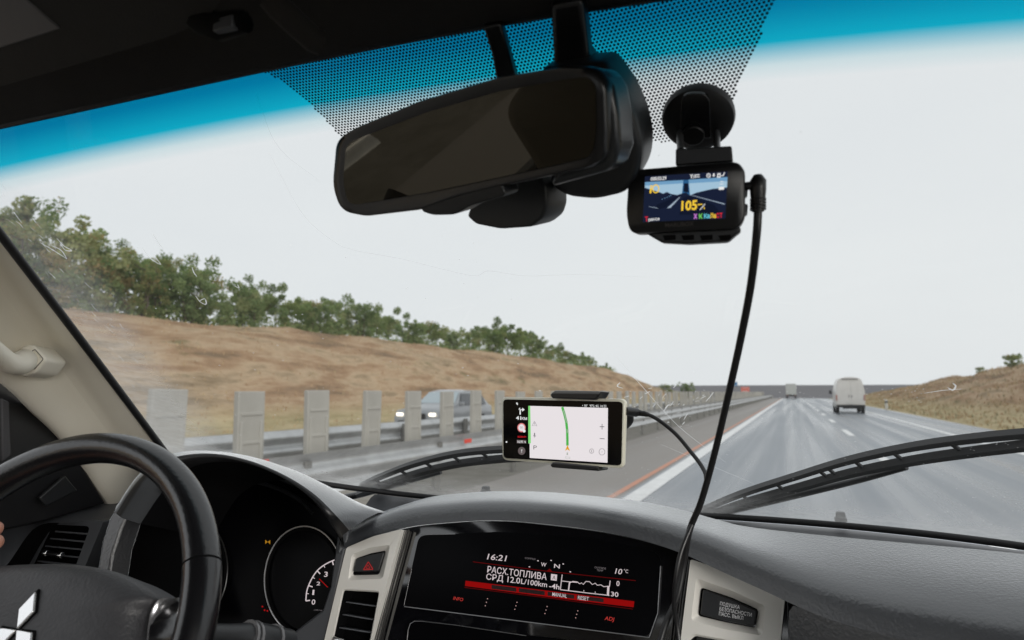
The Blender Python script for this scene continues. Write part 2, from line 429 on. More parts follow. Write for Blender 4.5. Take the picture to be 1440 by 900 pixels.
# ================================================================== THE CENTRAL RESERVATION
galv = mat('galvanised_steel', (.56, .57, .575), .42, metal=.55, var=(3, .5, (.34, .345, .34)), bump=(40, .15, .002))
galv_dark = mat('weathered_steel', (.22, .215, .20), .6, metal=.3, var=(5, .6, (.15, .145, .135)))
def guardrail(name, X, side, y0, y1, label, posts_y):
    root = empty(name, (X, y0, 0)); tag(root, label, 'guardrail', 'guardrails along the central reservation')
    mb = MB(); prof = []
    for k in range(17):                     # W-beam section
        t = k / 16; zz = .42 + .51 * t
        prof.append((side * (.05 * math.cos(t * 4 * math.pi) + .02), zz))
    rows = []
    n = 90
    for i in range(n + 1):
        y = y0 + (y1 - y0) * (i / n) ** 1.3
        dz = -3.2 * smooth(188, 270, y)
        rows.append([Vector((X + a, y, b + dz)) for a, b in prof])
    mb.grid(rows); mb.grid([[p - Vector((side * .006, 0, 0)) for p in r] for r in rows], flip=True)
    mb.build('rail_beam', galv, root, smooth=60, weld=False)
    me = None
    for y in posts_y:
        dz = -3.2 * smooth(188, 270, y)
        if me is None:
            mb = MB(); mb.box((0, 0, .40), (.07, .17, .98)); mb.box((side * .05, 0, .68), (.07, .12, .3))
            q = mb.build('post', galv_dark, org=(0, 0, 0), bevel=.006); me = q
            p = q; p.parent = root
        else:
            p = me.copy(); COL.objects.link(p); p.parent = root
        p.location = (X - side * .075 - root.location.x, y - y0, dz)
    return root
guardrail('guardrail', -5.35, 1, -3.2, 262, 'nearer steel guardrail beside the tan road shoulder', [.1 + 3.3 * k for k in range(0, 66)])
guardrail('guardrail', -8.75, -1, -3.2, 262, 'farther steel guardrail behind the grey anti-glare panels', [1.2 + 3.3 * k for k in range(0, 66)])
# red reflector tabs on the near rail
refl = mat('red_reflector', (.75, .06, .03), .35)
for (px, py) in ((658, 620), (365, 652)):
    p = WX(px, py, -5.24); mb = MB(); mb.box((0, 0, 0), (.02, .26, .07)); r = mb.build('reflector', refl, org=(0, 0, 0), bevel=.004)
    r.location = p; tag(r, 'red reflector on the guardrail ' + ('left of the phone' if px > 600 else 'just above the gauge hood'), 'reflector', 'red reflectors on the near guardrail')

concrete = mat('pale_panel', (.42, .405, .365), .75, var=(1.5, .7, (.34, .325, .29)), bump=(12, .3, .006))
mb = MB(); mb.box((0, 0, .92), (.09, .52, 1.5)); mb.box((0, -.19, .6), (.13, .06, 1.3)); mb.box((0, .19, .6), (.13, .06, 1.3))
for zz in (.55, .95, 1.35): mb.box((0, 0, zz), (.12, .42, .05))
panel = mb.build('glare_panel', concrete, org=(0, 0, 0), bevel=.012)
tag(panel, 'pale grey upright anti-glare panel standing between the two guardrails', 'panel', 'anti-glare panels on the central reservation')
panel.location = (-7.1, 3.2, 0)
y = 3.2; k = 0
while y < 190:
    y += 1.48; k += 1
    p = panel.copy(); COL.objects.link(p)
    p.location = (-7.1 + random.uniform(-.04, .04), y, -3.2 * smooth(188, 270, y) + random.uniform(-.03, .03))
    p.rotation_euler = (random.uniform(-.015, .015), random.uniform(-.02, .02), random.uniform(-.06, .06))

# ================================================================== TREES
def leaf_mat(n, c, c2):
    m = mat('leaf_' + n, c, .75, var=(.6, .8, c2)); nt = m.node_tree; b = nt.nodes['Principled BSDF']; o = nt.nodes['Material Output']
    t = nt.nodes.new('ShaderNodeBsdfTranslucent'); t.inputs[0].default_value = (c[0] * 1.3, c[1] * 1.4, c[2], 1)
    x = nt.nodes.new('ShaderNodeMixShader'); x.inputs[0].default_value = .4
    nt.links.new(b.outputs[0], x.inputs[1]); nt.links.new(t.outputs[0], x.inputs[2]); nt.links.new(x.outputs[0], o.inputs[0]); return m
leafs = [leaf_mat(n, c, c2) for n, c, c2 in (
    ('deep', (.135, .195, .075), (.17, .225, .09)), ('mid', (.20, .265, .105), (.25, .30, .13)),
    ('olive', (.30, .31, .15), (.21, .25, .115)), ('autumn', (.33, .25, .12), (.26, .23, .11)))]
bark = mat('bark', (.10, .08, .06), .9, bump=(8, .7, .02))
def tree_meshes(seed, h, wdt, mix, nleaf=2600, ls=.088):
    random.seed(seed); mb = MB(); tips = []
    stems = random.choice((1, 2, 3))
    for s in range(stems):
        a = random.random() * 6.28; top = Vector((math.cos(a) * wdt * .22 * (stems > 1), math.sin(a) * wdt * .22 * (stems > 1), h * random.uniform(.62, .8)))
        base = Vector((math.cos(a) * .12, math.sin(a) * .12, -.3)); pts = []
        for k in range(7):
            t = k / 6; p = base.lerp(top, t) + Vector((random.uniform(-.08, .08), random.uniform(-.08, .08), 0)) * (t > 0) * h * .25; pts.append(p)
        mb.tube(pts, [.085 * h / 4 * (1 - .75 * k / 6) for k in range(7)], 7)
        for k in range(6):
            i = random.randint(1, 6); p = pts[i]; a2 = random.random() * 6.28; L = wdt * random.uniform(.25, .5)
            e = p + Vector((math.cos(a2) * L, math.sin(a2) * L, L * random.uniform(.15, .8)))
            m_ = p.lerp(e, .5) + Vector((0, 0, -.06 * L))
            mb.tube([p, m_, e], [.03 * h / 4, .02 * h / 4, .008], 5); tips += [e, m_]
        tips.append(pts[-1])
    lb = MB(); cl = []
    for k in range(13):
        a = random.random() * 6.28; zz = random.random() ** .8; rr = wdt * .58 * math.sqrt(random.random()) * (1 - .55 * abs(zz - .4))
        cl.append((Vector((math.cos(a) * rr, math.sin(a) * rr, h * (.20 + .74 * zz))), random.uniform(.16, .36) * wdt * .5))
    for t in tips: cl.append((t + Vector((0, 0, .05)), random.uniform(.16, .30) * wdt * .45))
    cm = [random.choices(range(4), mix)[0] for _ in cl]
    for _ in range(nleaf):
        j = random.randrange(len(cl)); c, r = cl[j]
        d = Vector((random.gauss(0, 1), random.gauss(0, 1), random.gauss(0, .8))); d = d.normalized() * r * random.random() ** .45
        p = c + d; s = ls * random.uniform(.6, 1.35)
        u = Vector((random.gauss(0, 1), random.gauss(0, 1), random.gauss(0, 1))).normalized(); v = u.orthogonal().normalized()
        mi = cm[j] if random.random() < .75 else random.choices(range(4), mix)[0]
        lb.add([p - u * s, p - v * s * .6, p + u * s, p + v * s * .6], [(0, 1, 2, 3)], mi)
    return mb, lb
VAR = []
kinds = [(4.2, 3.6, (3, 4, 3, 1)), (4.6, 3.9, (1, 2, 4, 4)), (3.6, 3.4, (5, 4, 1, 0)), (3.3, 3.8, (2, 5, 3, 0)), (4.4, 3.2, (5, 3, 2, 1)), (2.4, 3.2, (2, 4, 4, 1))]
for i, (h, w_, mx_) in enumerate(kinds):
    a, b = tree_meshes(40 + i, h, w_, mx_, 4600 if h > 3 else 3200)
    t = empty('bank_tree', (0, 0, 0)); a.build('trunk', bark, t, weld=False); b.build('crown', leafs, t, smooth=0, weld=False)
    VAR.append(t)
used = [False] * len(VAR)
def place_tree(i, x, y, s, rz, label, group, z=None, name='bank_tree'):
    t = VAR[i] if not used[i] else copy_tree(VAR[i]); used[i] = True
    t.location = (x, y, (ground_z(x, y) if z is None else z) - .05); t.scale = (s, s, s * random.uniform(.94, 1.06)); t.rotation_euler.z = rz
    tag(t, label, 'tree', group); return t
random.seed(21)
# crest line: photo x, tree top y, kind
row = [(-46, 300, 1), (12, 278, 4), (48, 288, 0), (84, 296, 1), (118, 322, 1), (146, 330, 0), (176, 352, 1), (206, 352, 2), (236, 364, 4), (268, 378, 2), (300, 369, 4), (334, 384, 0),
       (362, 408, 3), (390, 412, 3), (414, 424, 5), (438, 424, 2), (462, 421, 0), (486, 420, 4), (508, 422, 2), (530, 438, 3), (552, 446, 3), (572, 450, 2),
       (594, 452, 5), (620, 464, 5), (640, 466, 2), (658, 462, 0), (676, 456, 3), (694, 460, 2), (712, 458, 3), (730, 464, 3), (748, 474, 2), (764, 480, 0), (778, 482, 3),
       (792, 494, 5), (806, 496, 3), (820, 497, 2), (834, 508, 5), (850, 512, 3)]
heights = [k[0] for k in kinds]
names = ['green and olive bank tree', 'yellowing autumn bank tree', 'dense dark green bank tree', 'bushy mid green bank tree', 'slender dark bank tree', 'low scrubby bank bush']
for n, (px, py, i) in enumerate(row):
    X = -34.0 - 1.6 * ((n * 7) % 3) ; r = ray(px, 500); y = X / r.x * r.y
    g = ground_z(X, y); top = WX(px, py, X).z; s = max(.45, (top - g) / (heights[i] * .98))
    s = min(s, 1.6)
    ordn = ['first', 'second', 'third', 'fourth', 'fifth', 'sixth', 'seventh', 'eighth', 'ninth', 'tenth', 'eleventh', 'twelfth', 'thirteenth']
    if n < 8: where = ', %s along the bank from the left picture edge' % ordn[n]
    elif n < 16: where = ' between pillar and mirror, %s of that stretch' % ordn[n - 8]
    elif n < 29: where = ' below the mirror, %s of that stretch' % ordn[n - 16]
    else: where = ' above the phone, %s of that stretch' % ordn[n - 29]
    place_tree(i, X, y + random.uniform(-.8, .8), s, random.random() * 6.28, names[i] + where, 'trees on the left bank crest')
# ground scrub between them, too low and merged to count
random.seed(9); lb = MB()
for _ in range(16000):
    t = random.random(); y = 14 + 125 * t ** 1.4; x = -33.2 - random.random() * 4
    hh = .5 + 1.7 * max(0, noise.noise(Vector((y * .3, x * .3, 0))) + .35)
    p = Vector((x, y, ground_z(x, y) + random.random() * hh)); s = random.uniform(.07, .14)
    u = Vector((random.gauss(0, 1), random.gauss(0, 1), random.gauss(0, 1))).normalized(); v = u.orthogonal().normalized()
    lb.add([p - u * s, p - v * s * .6, p + u * s, p + v * s * .6], [(0, 1, 2, 3)], random.choice((0, 1, 1, 2)))
tag(lb.build('undergrowth', leafs, smooth=0, weld=False), 'low green undergrowth at the foot of the crest trees', 'undergrowth', kind='stuff')
# far roadside trees
for px, py, i, D, lab in ((938, 541, 5, 150, 'small light green tree beyond the end of the left bank'), (966, 535, 2, 158, 'small dark round tree beyond the end of the left bank, right of the phone')):
    p = W(px, 552, D); top = W(px, py, D).z; g = ground_z(p.x, D)
    place_tree(i, p.x, D, max(.3, (top - g) / heights[i]), 1.0, lab, None)
# bushes on right bank crest
for px, py, X, i, s, lab in ((1425, 500, 18.5, 5, .5, 'straggly green bush on the right bank crest at the picture edge'), (1378, 520, 19.5, 5, .3, 'tiny green shrub on the right bank crest, left of the straggly bush')):
    r = ray(px, 520); y = X / r.x * r.y
    place_tree(i, X, y, s, 2.0, lab, None)
for i, t in enumerate(VAR):
    assert used[i]

# ================================================================== VEHICLES AND ROADSIDE
tyre_m = mat('tyre', (.012, .012, .013), .8); rimsteel = mat('wheel_steel', (.3, .3, .31), .4, metal=.7)
van_white = mat('van_paint', (.72, .70, .67), .45, var=(1.3, .5, (.58, .56, .53)), coat=.3)
glass_dark = mat('vehicle_glass', (.02, .025, .03), .08, spec=.8)
lamp_red = mat('tail_lamp_red', (.40, .16, .13), .3)
def wheel(parent, c, r, w, axis=Vector((1, 0, 0))):
    mb = MB(); mb.disc(Vector(c) - axis * w / 2, axis, r, w, 24); t = mb.build('wheel', tyre_m, parent, bevel=.02)
    mb = MB(); mb.disc(Vector(c) - axis * (w / 2 + .006), axis, r * .6, w + .012, 20); mb.build('wheel_rim', rimsteel, t, bevel=.01)
def make_van(loc, s, name, label, cat, paint):
    v = empty(name, loc); tag(v, label, cat); L = Vector(loc)
    ORG[v.name] = Vector()
    sec = [(-.93, .42), (-.97, .7), (-1.0, 1.1), (-.98, 1.55), (-.90, 2.05), (-.80, 2.42), (-.66, 2.58), (-.35, 2.66), (0, 2.68)]
    sec = sec + [(-x, z) for x, z in sec[::-1][1:]]
    ys = [(0, .0, 1, 0), (.06, 0.03, 1, 0), (.3, .05, 1, 0), (3.6, .05, 1, 0), (4.3, .0, .96, -.25), (4.9, -.1, .62, -.2), (5.5, -.25, .48, -.1)]
    mb = MB(); rows = []
    for y, e, zs, q in ys: rows.append([Vector((x * (1 + .3 * e), y, .42 + (z - .42) * zs)) for x, z in sec])
    mb.grid(rows); mb.poly(rows[0]); mb.poly(rows[-1][::-1]); mb.poly([rows[i][0] for i in range(7)] + [rows[i][-1] for i in range(6, -1, -1)])
    mb.build('body', paint, v, smooth=50)
    for sx in (-1, 1):
        mb = MB(); P = [(sx * .03, .62), (sx * .90, .62), (sx * .94, 1.2), (sx * .90, 1.7), (sx * .82, 2.1), (sx * .70, 2.42), (sx * .03, 2.48)]
        mb.prism([Vector((x, -.022, z)) for x, z in P], (0, .03, 0)); d = mb.build('rear_door', paint, v, bevel=.012)
        mb = MB(); mb.box((sx * .1, -.04, 1.25), (.04, .03, .16)); mb.build('door_handle', plastic_black, d, bevel=.006)
        mb = MB(); mb.box((sx * .93, -.03, 1.15), (.09, .05, .42)); mb.build('tail_lamp', lamp_red, v, bevel=.015)
        mb = MB(); mb.box((sx * 1.16, 4.1, 1.55), (.16, .12, .3)); mb.box((sx * 1.05, 4.15, 1.5), (.2, .04, .06)); mb.build('wing_mirror', plastic_black, v, bevel=.02)
        for yy in (.95, 4.5):
            wheel(v, (sx * .86, yy, .36), .36, .24)
    mb = MB(); mb.box((0, -.06, .52), (1.9, .16, .2)); mb.box((0, -.03, .38), (1.1, .12, .1)); mb.build('rear_bumper', plastic_black, v, bevel=.03)
    mb = MB(); mb.box((0, -.03, .72), (.52, .02, .11)); mb.build('number_plate', mat('plate', (.6, .6, .58), .5), v, bevel=.004)
    mb = MB(); mb.box((0, -.04, 2.52), (1.1, .06, .05)); mb.build('gutter', plastic_black, v, bevel=.01)
    mb = MB(); mb.prism([Vector((x, 0, z)) for x, z in ((-.78, 1.55), (.78, 1.55), (.68, 2.15), (-.68, 2.15))], (0, .02, 0))
    w_ = mb.build('windscreen', glass_dark, v); w_.location = (0, 4.62, .0)
    v.scale = (s, s, s); return v
p = GR(1197, 581.5)
make_van((p.x, p.y, .02), 1.03, 'van', 'white panel van driving ahead in the right lane', 'van', van_white)

# far truck
v = empty('truck', (-.4, 176, .02)); tag(v, 'pale grey box truck far ahead near the crest of the road', 'truck'); ORG[v.name] = Vector()
mb = MB(); mb.box((0, 2.2, 2.25), (2.3, 4.6, 2.6)); mb.build('cargo_box', mat('truck_box', (.46, .47, .45), .6, var=(1, .5, (.38, .39, .37))), v, bevel=.05)
mb = MB(); mb.box((0, 5.6, 1.55), (2.1, 1.7, 1.9)); mb.build('cab', van_white, v, bevel=.12)
mb = MB(); mb.box((0, .0, .75), (2.2, .12, .22)); mb.box((0, 2.8, .8), (.9, 6, .2)); mb.build('chassis', plastic_black, v, bevel=.02)
for sx in (-1, 1):
    for yy in (1.2, 5.5): wheel(v, (sx * .95, yy, .46), .46, .28)
    mb = MB(); mb.box((sx * .9, -.07, .78), (.26, .05, .12)); mb.build('tail_lamp', lamp_red, v, bevel=.01)

# oncoming pickup on the opposing carriageway
def oncoming():
    base = WX(650, 604, -13.0)
    c = empty('oncoming_car', (-13.2, 22.7, .02)); tag(c, 'grey oncoming car with lit headlights behind the anti-glare panels', 'car'); ORG[c.name] = Vector()
    paint = mat('car_paint', (.22, .235, .25), .3, coat=.8, var=(1, .3, (.18, .19, .205)))
    prof = [(0, .45), (.02, .75), (.15, .92), (1.15, 1.06), (1.55, 1.14), (2.25, 1.62), (2.7, 1.70), (4.0, 1.68), (4.75, 1.2), (4.9, 1.05), (4.95, .5)]
    mb = MB(); rows = []
    for y, z in prof:
        w_ = .93 if z < 1.2 else .74
        zt = z
        rows.append([Vector((-.93, y, .34)), Vector((-.96, y, .65)), Vector((-.93, y, min(zt, 1.02))), Vector((-w_ + .03, y, zt - .02)), Vector((-w_ * .6, y, zt + .02)),
                     Vector((w_ * .6, y, zt + .02)), Vector((w_ - .03, y, zt - .02)), Vector((.93, y, min(zt, 1.02))), Vector((.96, y, .65)), Vector((.93, y, .34))])
    mb.grid(rows); mb.poly(rows[0]); mb.poly(rows[-1][::-1]); b = mb.build('body', paint, c, smooth=45)
    mb = MB(); mb.prism([Vector(p) for p in ((-.80, 1.60, 1.17), (.80, 1.60, 1.17), (.68, 2.22, 1.60), (-.68, 2.22, 1.60))], (0, -.012, .02)); mb.build('windscreen', mat('pale_glass', (.35, .42, .45), .08, spec=.9), c)
    for sx in (-1, 1):
        x0 = sx * .945
        for (a, bb) in ((1.85, 2.95), (3.05, 4.25)):
            mb = MB(); P = [(a, 1.10), (bb, 1.10), (min(bb, 4.2), 1.56), (max(a + .05, 2.25) if a < 2 else a, 1.56)]
            mb.prism([Vector((sx * (.95 - (z - 1.10) * .42), y, z)) for y, z in P], (sx * .012, 0, 0)); mb.build('side_window', glass_dark, c)
        for yy in (.95, 3.95): wheel(c, (sx * .86, yy, .36), .36, .22)
        mb = MB(); mb.box((sx * .70, -.02, .78), (.26, .12, .12)); h_ = mb.build('headlight', emis('headlight_glow', (1, .9, .75), 4), c, bevel=.03)
        mb = MB(); mb.box((sx * 1.05, 1.75, 1.16), (.2, .12, .14)); mb.build('wing_mirror', paint, c, bevel=.03)
    mb = MB(); mb.box((0, -.02, .72), (.8, .06, .2)); mb.box((0, -.03, .48), (1.5, .08, .14)); mb.build('grille', plastic_black, c, bevel=.02)
oncoming()

# signs
blue = mat('sign_blue', (.05, .17, .34), .5); sign_red = mat('sign_red', (.62, .16, .12), .5); white_m = mat('sign_white', (.7, .7, .68), .5)
def road_sign(px0, py0, px1, py1, D, m, label, legs):
    a = W(px0, py0, D); b = W(px1, py1, D); cx = (a.x + b.x) / 2; w_ = b.x - a.x; h_ = a.z - b.z
    s = empty('road_sign', (cx, D, 0)); tag(s, label, 'sign'); g = ground_z(cx, D)
    mb = MB(); mb.box((cx, D, (a.z + b.z) / 2), (w_, .08, h_)); q = mb.build('sign_face', m, s, bevel=.03)
    mb = MB(); mb.box((cx, D - .05, b.z + h_ * .16), (w_ * .7, .02, h_ * .07)); mb.box((cx, D - .05, b.z + h_ * .8), (w_ * .5, .02, h_ * .07)); mb.build('border_stripe', white_m, q)
    for k in legs:
        mb = MB(); mb.tube([(cx + k * w_, D + .1, min(g, b.z) - .3), (cx + k * w_, D + .1, b.z + h_ * .5)], .06, 8); mb.build('post', galv_dark, s)
road_sign(1026, 537, 1037, 543, 215, blue, 'small blue direction sign far off left of the road', (-.3, .3))
road_sign(1042, 544, 1054, 551, 176, sign_red, 'red warning board beside the far end of the guardrail', (-.35, .35))
# white delineator post on the right verge
p = GR(1247, 577); p.x = 7.9
q = ray(1247, 577); p = EYE + q * (8.25 / q.x); g = ground_z(p.x, p.y)
d = empty('marker_post', (p.x, p.y, g)); tag(d, 'small white marker post on the right grass verge', 'post')
mb = MB(); mb.prism([Vector((p.x + a, p.y + b, g - .1)) for a, b in ((-.13, 0), (0, -.09), (.13, 0), (0, .06))], (0, 0, 1.0)); mb.build('post_body', white_m, d, bevel=.01)
mb = MB(); mb.box((p.x, p.y - .03, g + .68), (.27, .13, .14)); mb.build('black_band', plastic_black, d)

# ================================================================== THE CAR WE SIT IN
car = empty('car', (-.22, 0, 0)); tag(car, 'interior of the car the photo is taken from, with dark dashboard and beige pillars', 'car')

# ---- windscreen
def to_xz(p): return np.array([p.x, p.z])
bot_px = [(213, 619), (340, 668), (430, 684), (520, 690), (700, 690), (960, 715), (1050, 728), (1250, 749), (1440, 768), (1700, 800)]
head_px = [(-90, 200), (0, 180), (120, 150), (240, 125), (360, 102), (440, 85), (560, 64), (685, 41), (782, 24.5), (823, 16), (920, 0), (1100, -30), (1440, -60), (1800, -70)]
def fit_xz(px, deg=3):
    P = [glass(*q) for q in px]; return np.polyfit([p.x for p in P], [p.z for p in P], deg)
bot_f = fit_xz(bot_px); head_f = fit_xz(head_px, 3)
tint_f = fit_xz([(0, 245), (150, 215), (267, 190), (447, 157), (1100, 75), (1440, 45)], 2)
xBL, xTL = glass(213, 617).x, glass(-90, 200).x
xBR, xTR = .46, .33
ns, nv = 80, 40; rows = []
for j in range(nv + 1):
    v = j / nv; row_ = []
    for i in range(ns + 1):
        s = i / ns; xb = xBL + (xBR - xBL) * s; xt = xTL + (xTR - xTL) * s
        zb = np.polyval(bot_f, xb); zt = np.polyval(head_f, xt)
        X = xb + (xt - xb) * v; z = zb + (zt - zb) * v
        row_.append(Vector((X, gY(X, z), z)))
    rows.append(row_)
mb = MB(); mb.grid(rows)
def glass_material():
    m = bpy.data.materials.new('windscreen_glass'); m.use_nodes = True; nt = m.node_tree; nt.nodes.clear()
    out = nt.nodes.new('ShaderNodeOutputMaterial'); tr = nt.nodes.new('ShaderNodeBsdfTransparent'); gl = nt.nodes.new('ShaderNodeBsdfGlossy')
    df = nt.nodes.new('ShaderNodeBsdfTranslucent'); df2 = nt.nodes.new('ShaderNodeBsdfDiffuse')
    gl.inputs['Roughness'].default_value = .02
    g = nt.nodes.new('ShaderNodeNewGeometry'); sx = nt.nodes.new('ShaderNodeSeparateXYZ'); nt.links.new(g.outputs['Position'], sx.inputs[0])
    def M(op, a, b=None):
        x = nt.nodes.new('ShaderNodeMath'); x.operation = op
        for i, q in enumerate((a, b)):
            if q is None: continue
            if hasattr(q, 'links'): nt.links.new(q, x.inputs[i])
            else: x.inputs[i].default_value = q
        return x.outputs[0]
    def rng(src, a, c, d=0., e=1., sm=True):
        x = nt.nodes.new('ShaderNodeMapRange'); x.inputs[1].default_value = a; x.inputs[2].default_value = c; x.inputs[3].default_value = d; x.inputs[4].default_value = e
        if sm: x.interpolation_type = 'SMOOTHSTEP'
        nt.links.new(src, x.inputs[0]); return x.outputs[0]
    X, Z = sx.outputs[0], sx.outputs[2]
    a2, a1, a0 = [float(q) for q in tint_f]
    band = M('SUBTRACT', Z, M('ADD', M('ADD', M('MULTIPLY', M('MULTIPLY', X, X), a2), M('MULTIPLY', X, a1)), a0))
    # shade band: clear -> cyan -> deep blue
    t = rng(band, -.012, .042, sm=False)
    r = nt.nodes.new('ShaderNodeValToRGB'); e = r.color_ramp.elements
    for _ in range(3): e.new(.5)
    for q, (p_, c_) in zip(e, [(0, (.61, .618, .614)), (.13, (.48, .56, .57)), (.32, (.003, .30, .41)), (.62, (.0, .145, .27)), (1, (.0, .085, .19))]): q.position = p_; q.color = (*c_, 1)
    nt.links.new(t, r.inputs[0]); nt.links.new(r.outputs[0], tr.inputs[0])
    fr = nt.nodes.new('ShaderNodeFresnel'); fr.inputs[0].default_value = 1.33
    mx1 = nt.nodes.new('ShaderNodeMixShader'); nt.links.new(M('MULTIPLY', fr.outputs[0], .5), mx1.inputs[0]); nt.links.new(tr.outputs[0], mx1.inputs[1]); nt.links.new(gl.outputs[0], mx1.inputs[2])
    # road film left by the wipers: pillar side, foot of the glass, faint smear arcs
    uv = nt.nodes.new('ShaderNodeUVMap'); uv.uv_map = 'UVMap'; su = nt.nodes.new('ShaderNodeSeparateXYZ'); nt.links.new(uv.outputs[0], su.inputs[0])
    U, V = su.outputs[0], su.outputs[1]
    def nz(scale, vec, det=5):
        mp = nt.nodes.new('ShaderNodeMapping'); mp.inputs['Scale'].default_value = vec
        n = nt.nodes.new('ShaderNodeTexNoise'); n.inputs['Scale'].default_value = scale; n.inputs['Detail'].default_value = det
        nt.links.new(uv.outputs[0], mp.inputs[0]); nt.links.new(mp.outputs[0], n.inputs['Vector']); return n.outputs[0]
    n1 = nz(14, (3, 1, 1)); n2 = nz(60, (1, 1, 1)); n3 = nz(3, (1, 1, 1))
    edge = rng(M('ADD', U, M('MULTIPLY', M('SUBTRACT', n1, .5), .035)), .022, .075, 1, 0)
    # clearer toward the top of the pillar
    edge = M('MULTIPLY', edge, rng(V, .35, .9, 1, .35))
    foot = rng(M('ADD', V, M('MULTIPLY', M('SUBTRACT', n1, .5), .06)), .0, .11, 1, 0)
    film = M('ADD', M('MULTIPLY', edge, .34), M('MULTIPLY', foot, .36))
    film = M('MULTIPLY', film, rng(n2, .25, .75, .7, 1.2))
    smear = M('MULTIPLY', rng(n3, .52, .75), .03)
    film = M('MULTIPLY', M('MINIMUM', M('ADD', M('ADD', film, smear), .03), .6), rng(band, -.015, .005, 1, .12))
    ad = nt.nodes.new('ShaderNodeAddShader')
    df.inputs[0].default_value = (.58, .58, .57, 1); df2.inputs[0].default_value = (.5, .5, .49, 1)
    mxd = nt.nodes.new('ShaderNodeMixShader'); mxd.inputs[0].default_value = .3; nt.links.new(df.outputs[0], mxd.inputs[1]); nt.links.new(df2.outputs[0], mxd.inputs[2])
    mx2 = nt.nodes.new('ShaderNodeMixShader'); nt.links.new(film, mx2.inputs[0]); nt.links.new(mx1.outputs[0], mx2.inputs[1]); nt.links.new(mxd.outputs[0], mx2.inputs[2])
    nt.links.new(mx2.outputs[0], out.inputs[0]); return m
ws = mb.build('windscreen', glass_material(), car, smooth=80, weld=False)
uvl = ws.data.uv_layers.new(name='UVMap')
for li, l in enumerate(ws.data.loops):
    vi = l.vertex_index; uvl.data[li].uv = ((vi % (ns + 1)) / ns, (vi // (ns + 1)) / nv)

# dotted frit round the mirror (ceramic dots printed on the glass)
frit_poly = [(372, 102), (400, 115), (425, 135), (450, 160), (470, 182), (486, 196), (600, 160), (700, 125), (860, 200), (905, 202), (940, 200), (975, 200), (1012, 198), (1022, 170), (1035, 130), (1050, 92), (1070, 50), (1092, -5), (1100, -40), (700, 10), (480, 50)]
def inside(P, x, y):
    c = False; n = len(P); j = n - 1
    for i in range(n):
        if (P[i][1] > y) != (P[j][1] > y) and x < (P[j][0] - P[i][0]) * (y - P[i][1]) / (P[j][1] - P[i][1]) + P[i][0]: c = not c
        j = i
    return c
fp = [to_xz(glass(*q)) for q in frit_poly]
mb = MB(); pitch = .00300; zsc = .80     # dots sit on a hexagonal lattice measured along the glass
e1 = Vector((1, 0, 0)); dz = .5  # unit steps: x along the glass, s up the slope
slope_len = math.sqrt(1 + GS * GS)
zmin = min(q[1] for q in fp); zmax = max(q[1] for q in fp); xmin = min(q[0] for q in fp); xmax = max(q[0] for q in fp)
nr = 0; z = zmin; rowstep = pitch * .866 / slope_len
while z < zmax:
    x = xmin + (pitch / 2 if nr % 2 else 0)
    while x < xmax:
        if inside(fp, x, z) and z < np.polyval(head_f, x) + .004:
            fade = min(1, (z - zmin) / .03 + .62)
            rr = pitch * .40 * fade
            c = Vector((x, gY(x, z, -.0012), z)); tx = Vector((1, -2 * GC * (x - GXC), 0)).normalized(); tz = Vector((0, -GS, 1)).normalized()
            mb.add([c + tx * rr * math.cos(k * math.pi / 3) + tz * rr * math.sin(k * math.pi / 3) for k in range(6)], [(0, 1, 2, 3, 4, 5)])
        x += pitch
    z += rowstep; nr += 1
frit_m = mat('ceramic_black', (.004, .004, .005), .6, spec=.2)
mb.build('dotted_frit', frit_m, ws, smooth=0, weld=False)

# rubber seal round the glass
def glass_ribbon(pts_in, pts_out, off=-.004):
    mb = MB(); mb.grid([[p + Vector((0, off, 0)) for p in pts_in], [p + Vector((0, off - .003, 0)) for p in pts_out]]); return mb
mb = MB()
n = 60; L0 = [rows[0][int(i * ns / n)] for i in range(n + 1)]
mb.tube([p + Vector((0, -.004, -.003)) for p in L0], .0044, 8)
mb.build('lower_seal', rubber, ws, smooth=60)
mb = MB(); mb.tube([rows[j][0] + Vector((.0005, -.006, -.001)) for j in range(nv + 1)], .0048, 8); mb.build('side_seal', rubber, ws, smooth=60)
mb = MB(); mb.tube([rows[-1][i] + Vector((0, -.004, .002)) for i in range(ns + 1)], .0055, 8); mb.build('upper_seal', rubber, ws, smooth=60)

# scratches, hairs of water and drops on the outside of the glass
def glass_stroke(mb, pts, w, off=.003, mi=0):
    P = [glass(*p, off) for p in pts]; L = []; R = []
    for i, p in enumerate(P):
        t = (P[min(i + 1, len(P) - 1)] - P[max(i - 1, 0)]).normalized(); nn = t.cross(GN).normalized(); ww = w * 1.35 * (.35 + .65 * math.sin(math.pi * (i + .5) / len(P)))
        L.append(p + nn * ww); R.append(p - nn * ww)
    mb.grid([L, R], mi)
drop_white = bpy.data.materials.new('water_glint'); drop_white.use_nodes = True
_n = drop_white.node_tree; _n.nodes.clear(); _o = _n.nodes.new('ShaderNodeOutputMaterial'); _t = _n.nodes.new('ShaderNodeBsdfTranslucent'); _g = _n.nodes.new('ShaderNodeBsdfTransparent')
_t.inputs[0].default_value = (.97, .97, .97, 1); _m = _n.nodes.new('ShaderNodeMixShader'); _m.inputs[0].default_value = .25
_n.links.new(_t.outputs[0], _m.inputs[1]); _n.links.new(_g.outputs[0], _m.inputs[2]); _n.links.new(_m.outputs[0], _o.inputs[0])
drop_dark = mat('wet_grime', (.10, .12, .14), .5)
random.seed(5); mb = MB()
glass_stroke(mb, spline([(378, 214), (425, 300), (470, 340), (500, 352), (575, 366)], 30), .00022)
glass_stroke(mb, spline([(495, 352), (560, 363), (620, 378), (668, 388), (688, 381), (740, 388), (820, 386), (912, 390)], 50), .0003)
glass_stroke(mb, spline([(865, 500), (900, 540), (955, 600), (1020, 650)], 30), .00025)
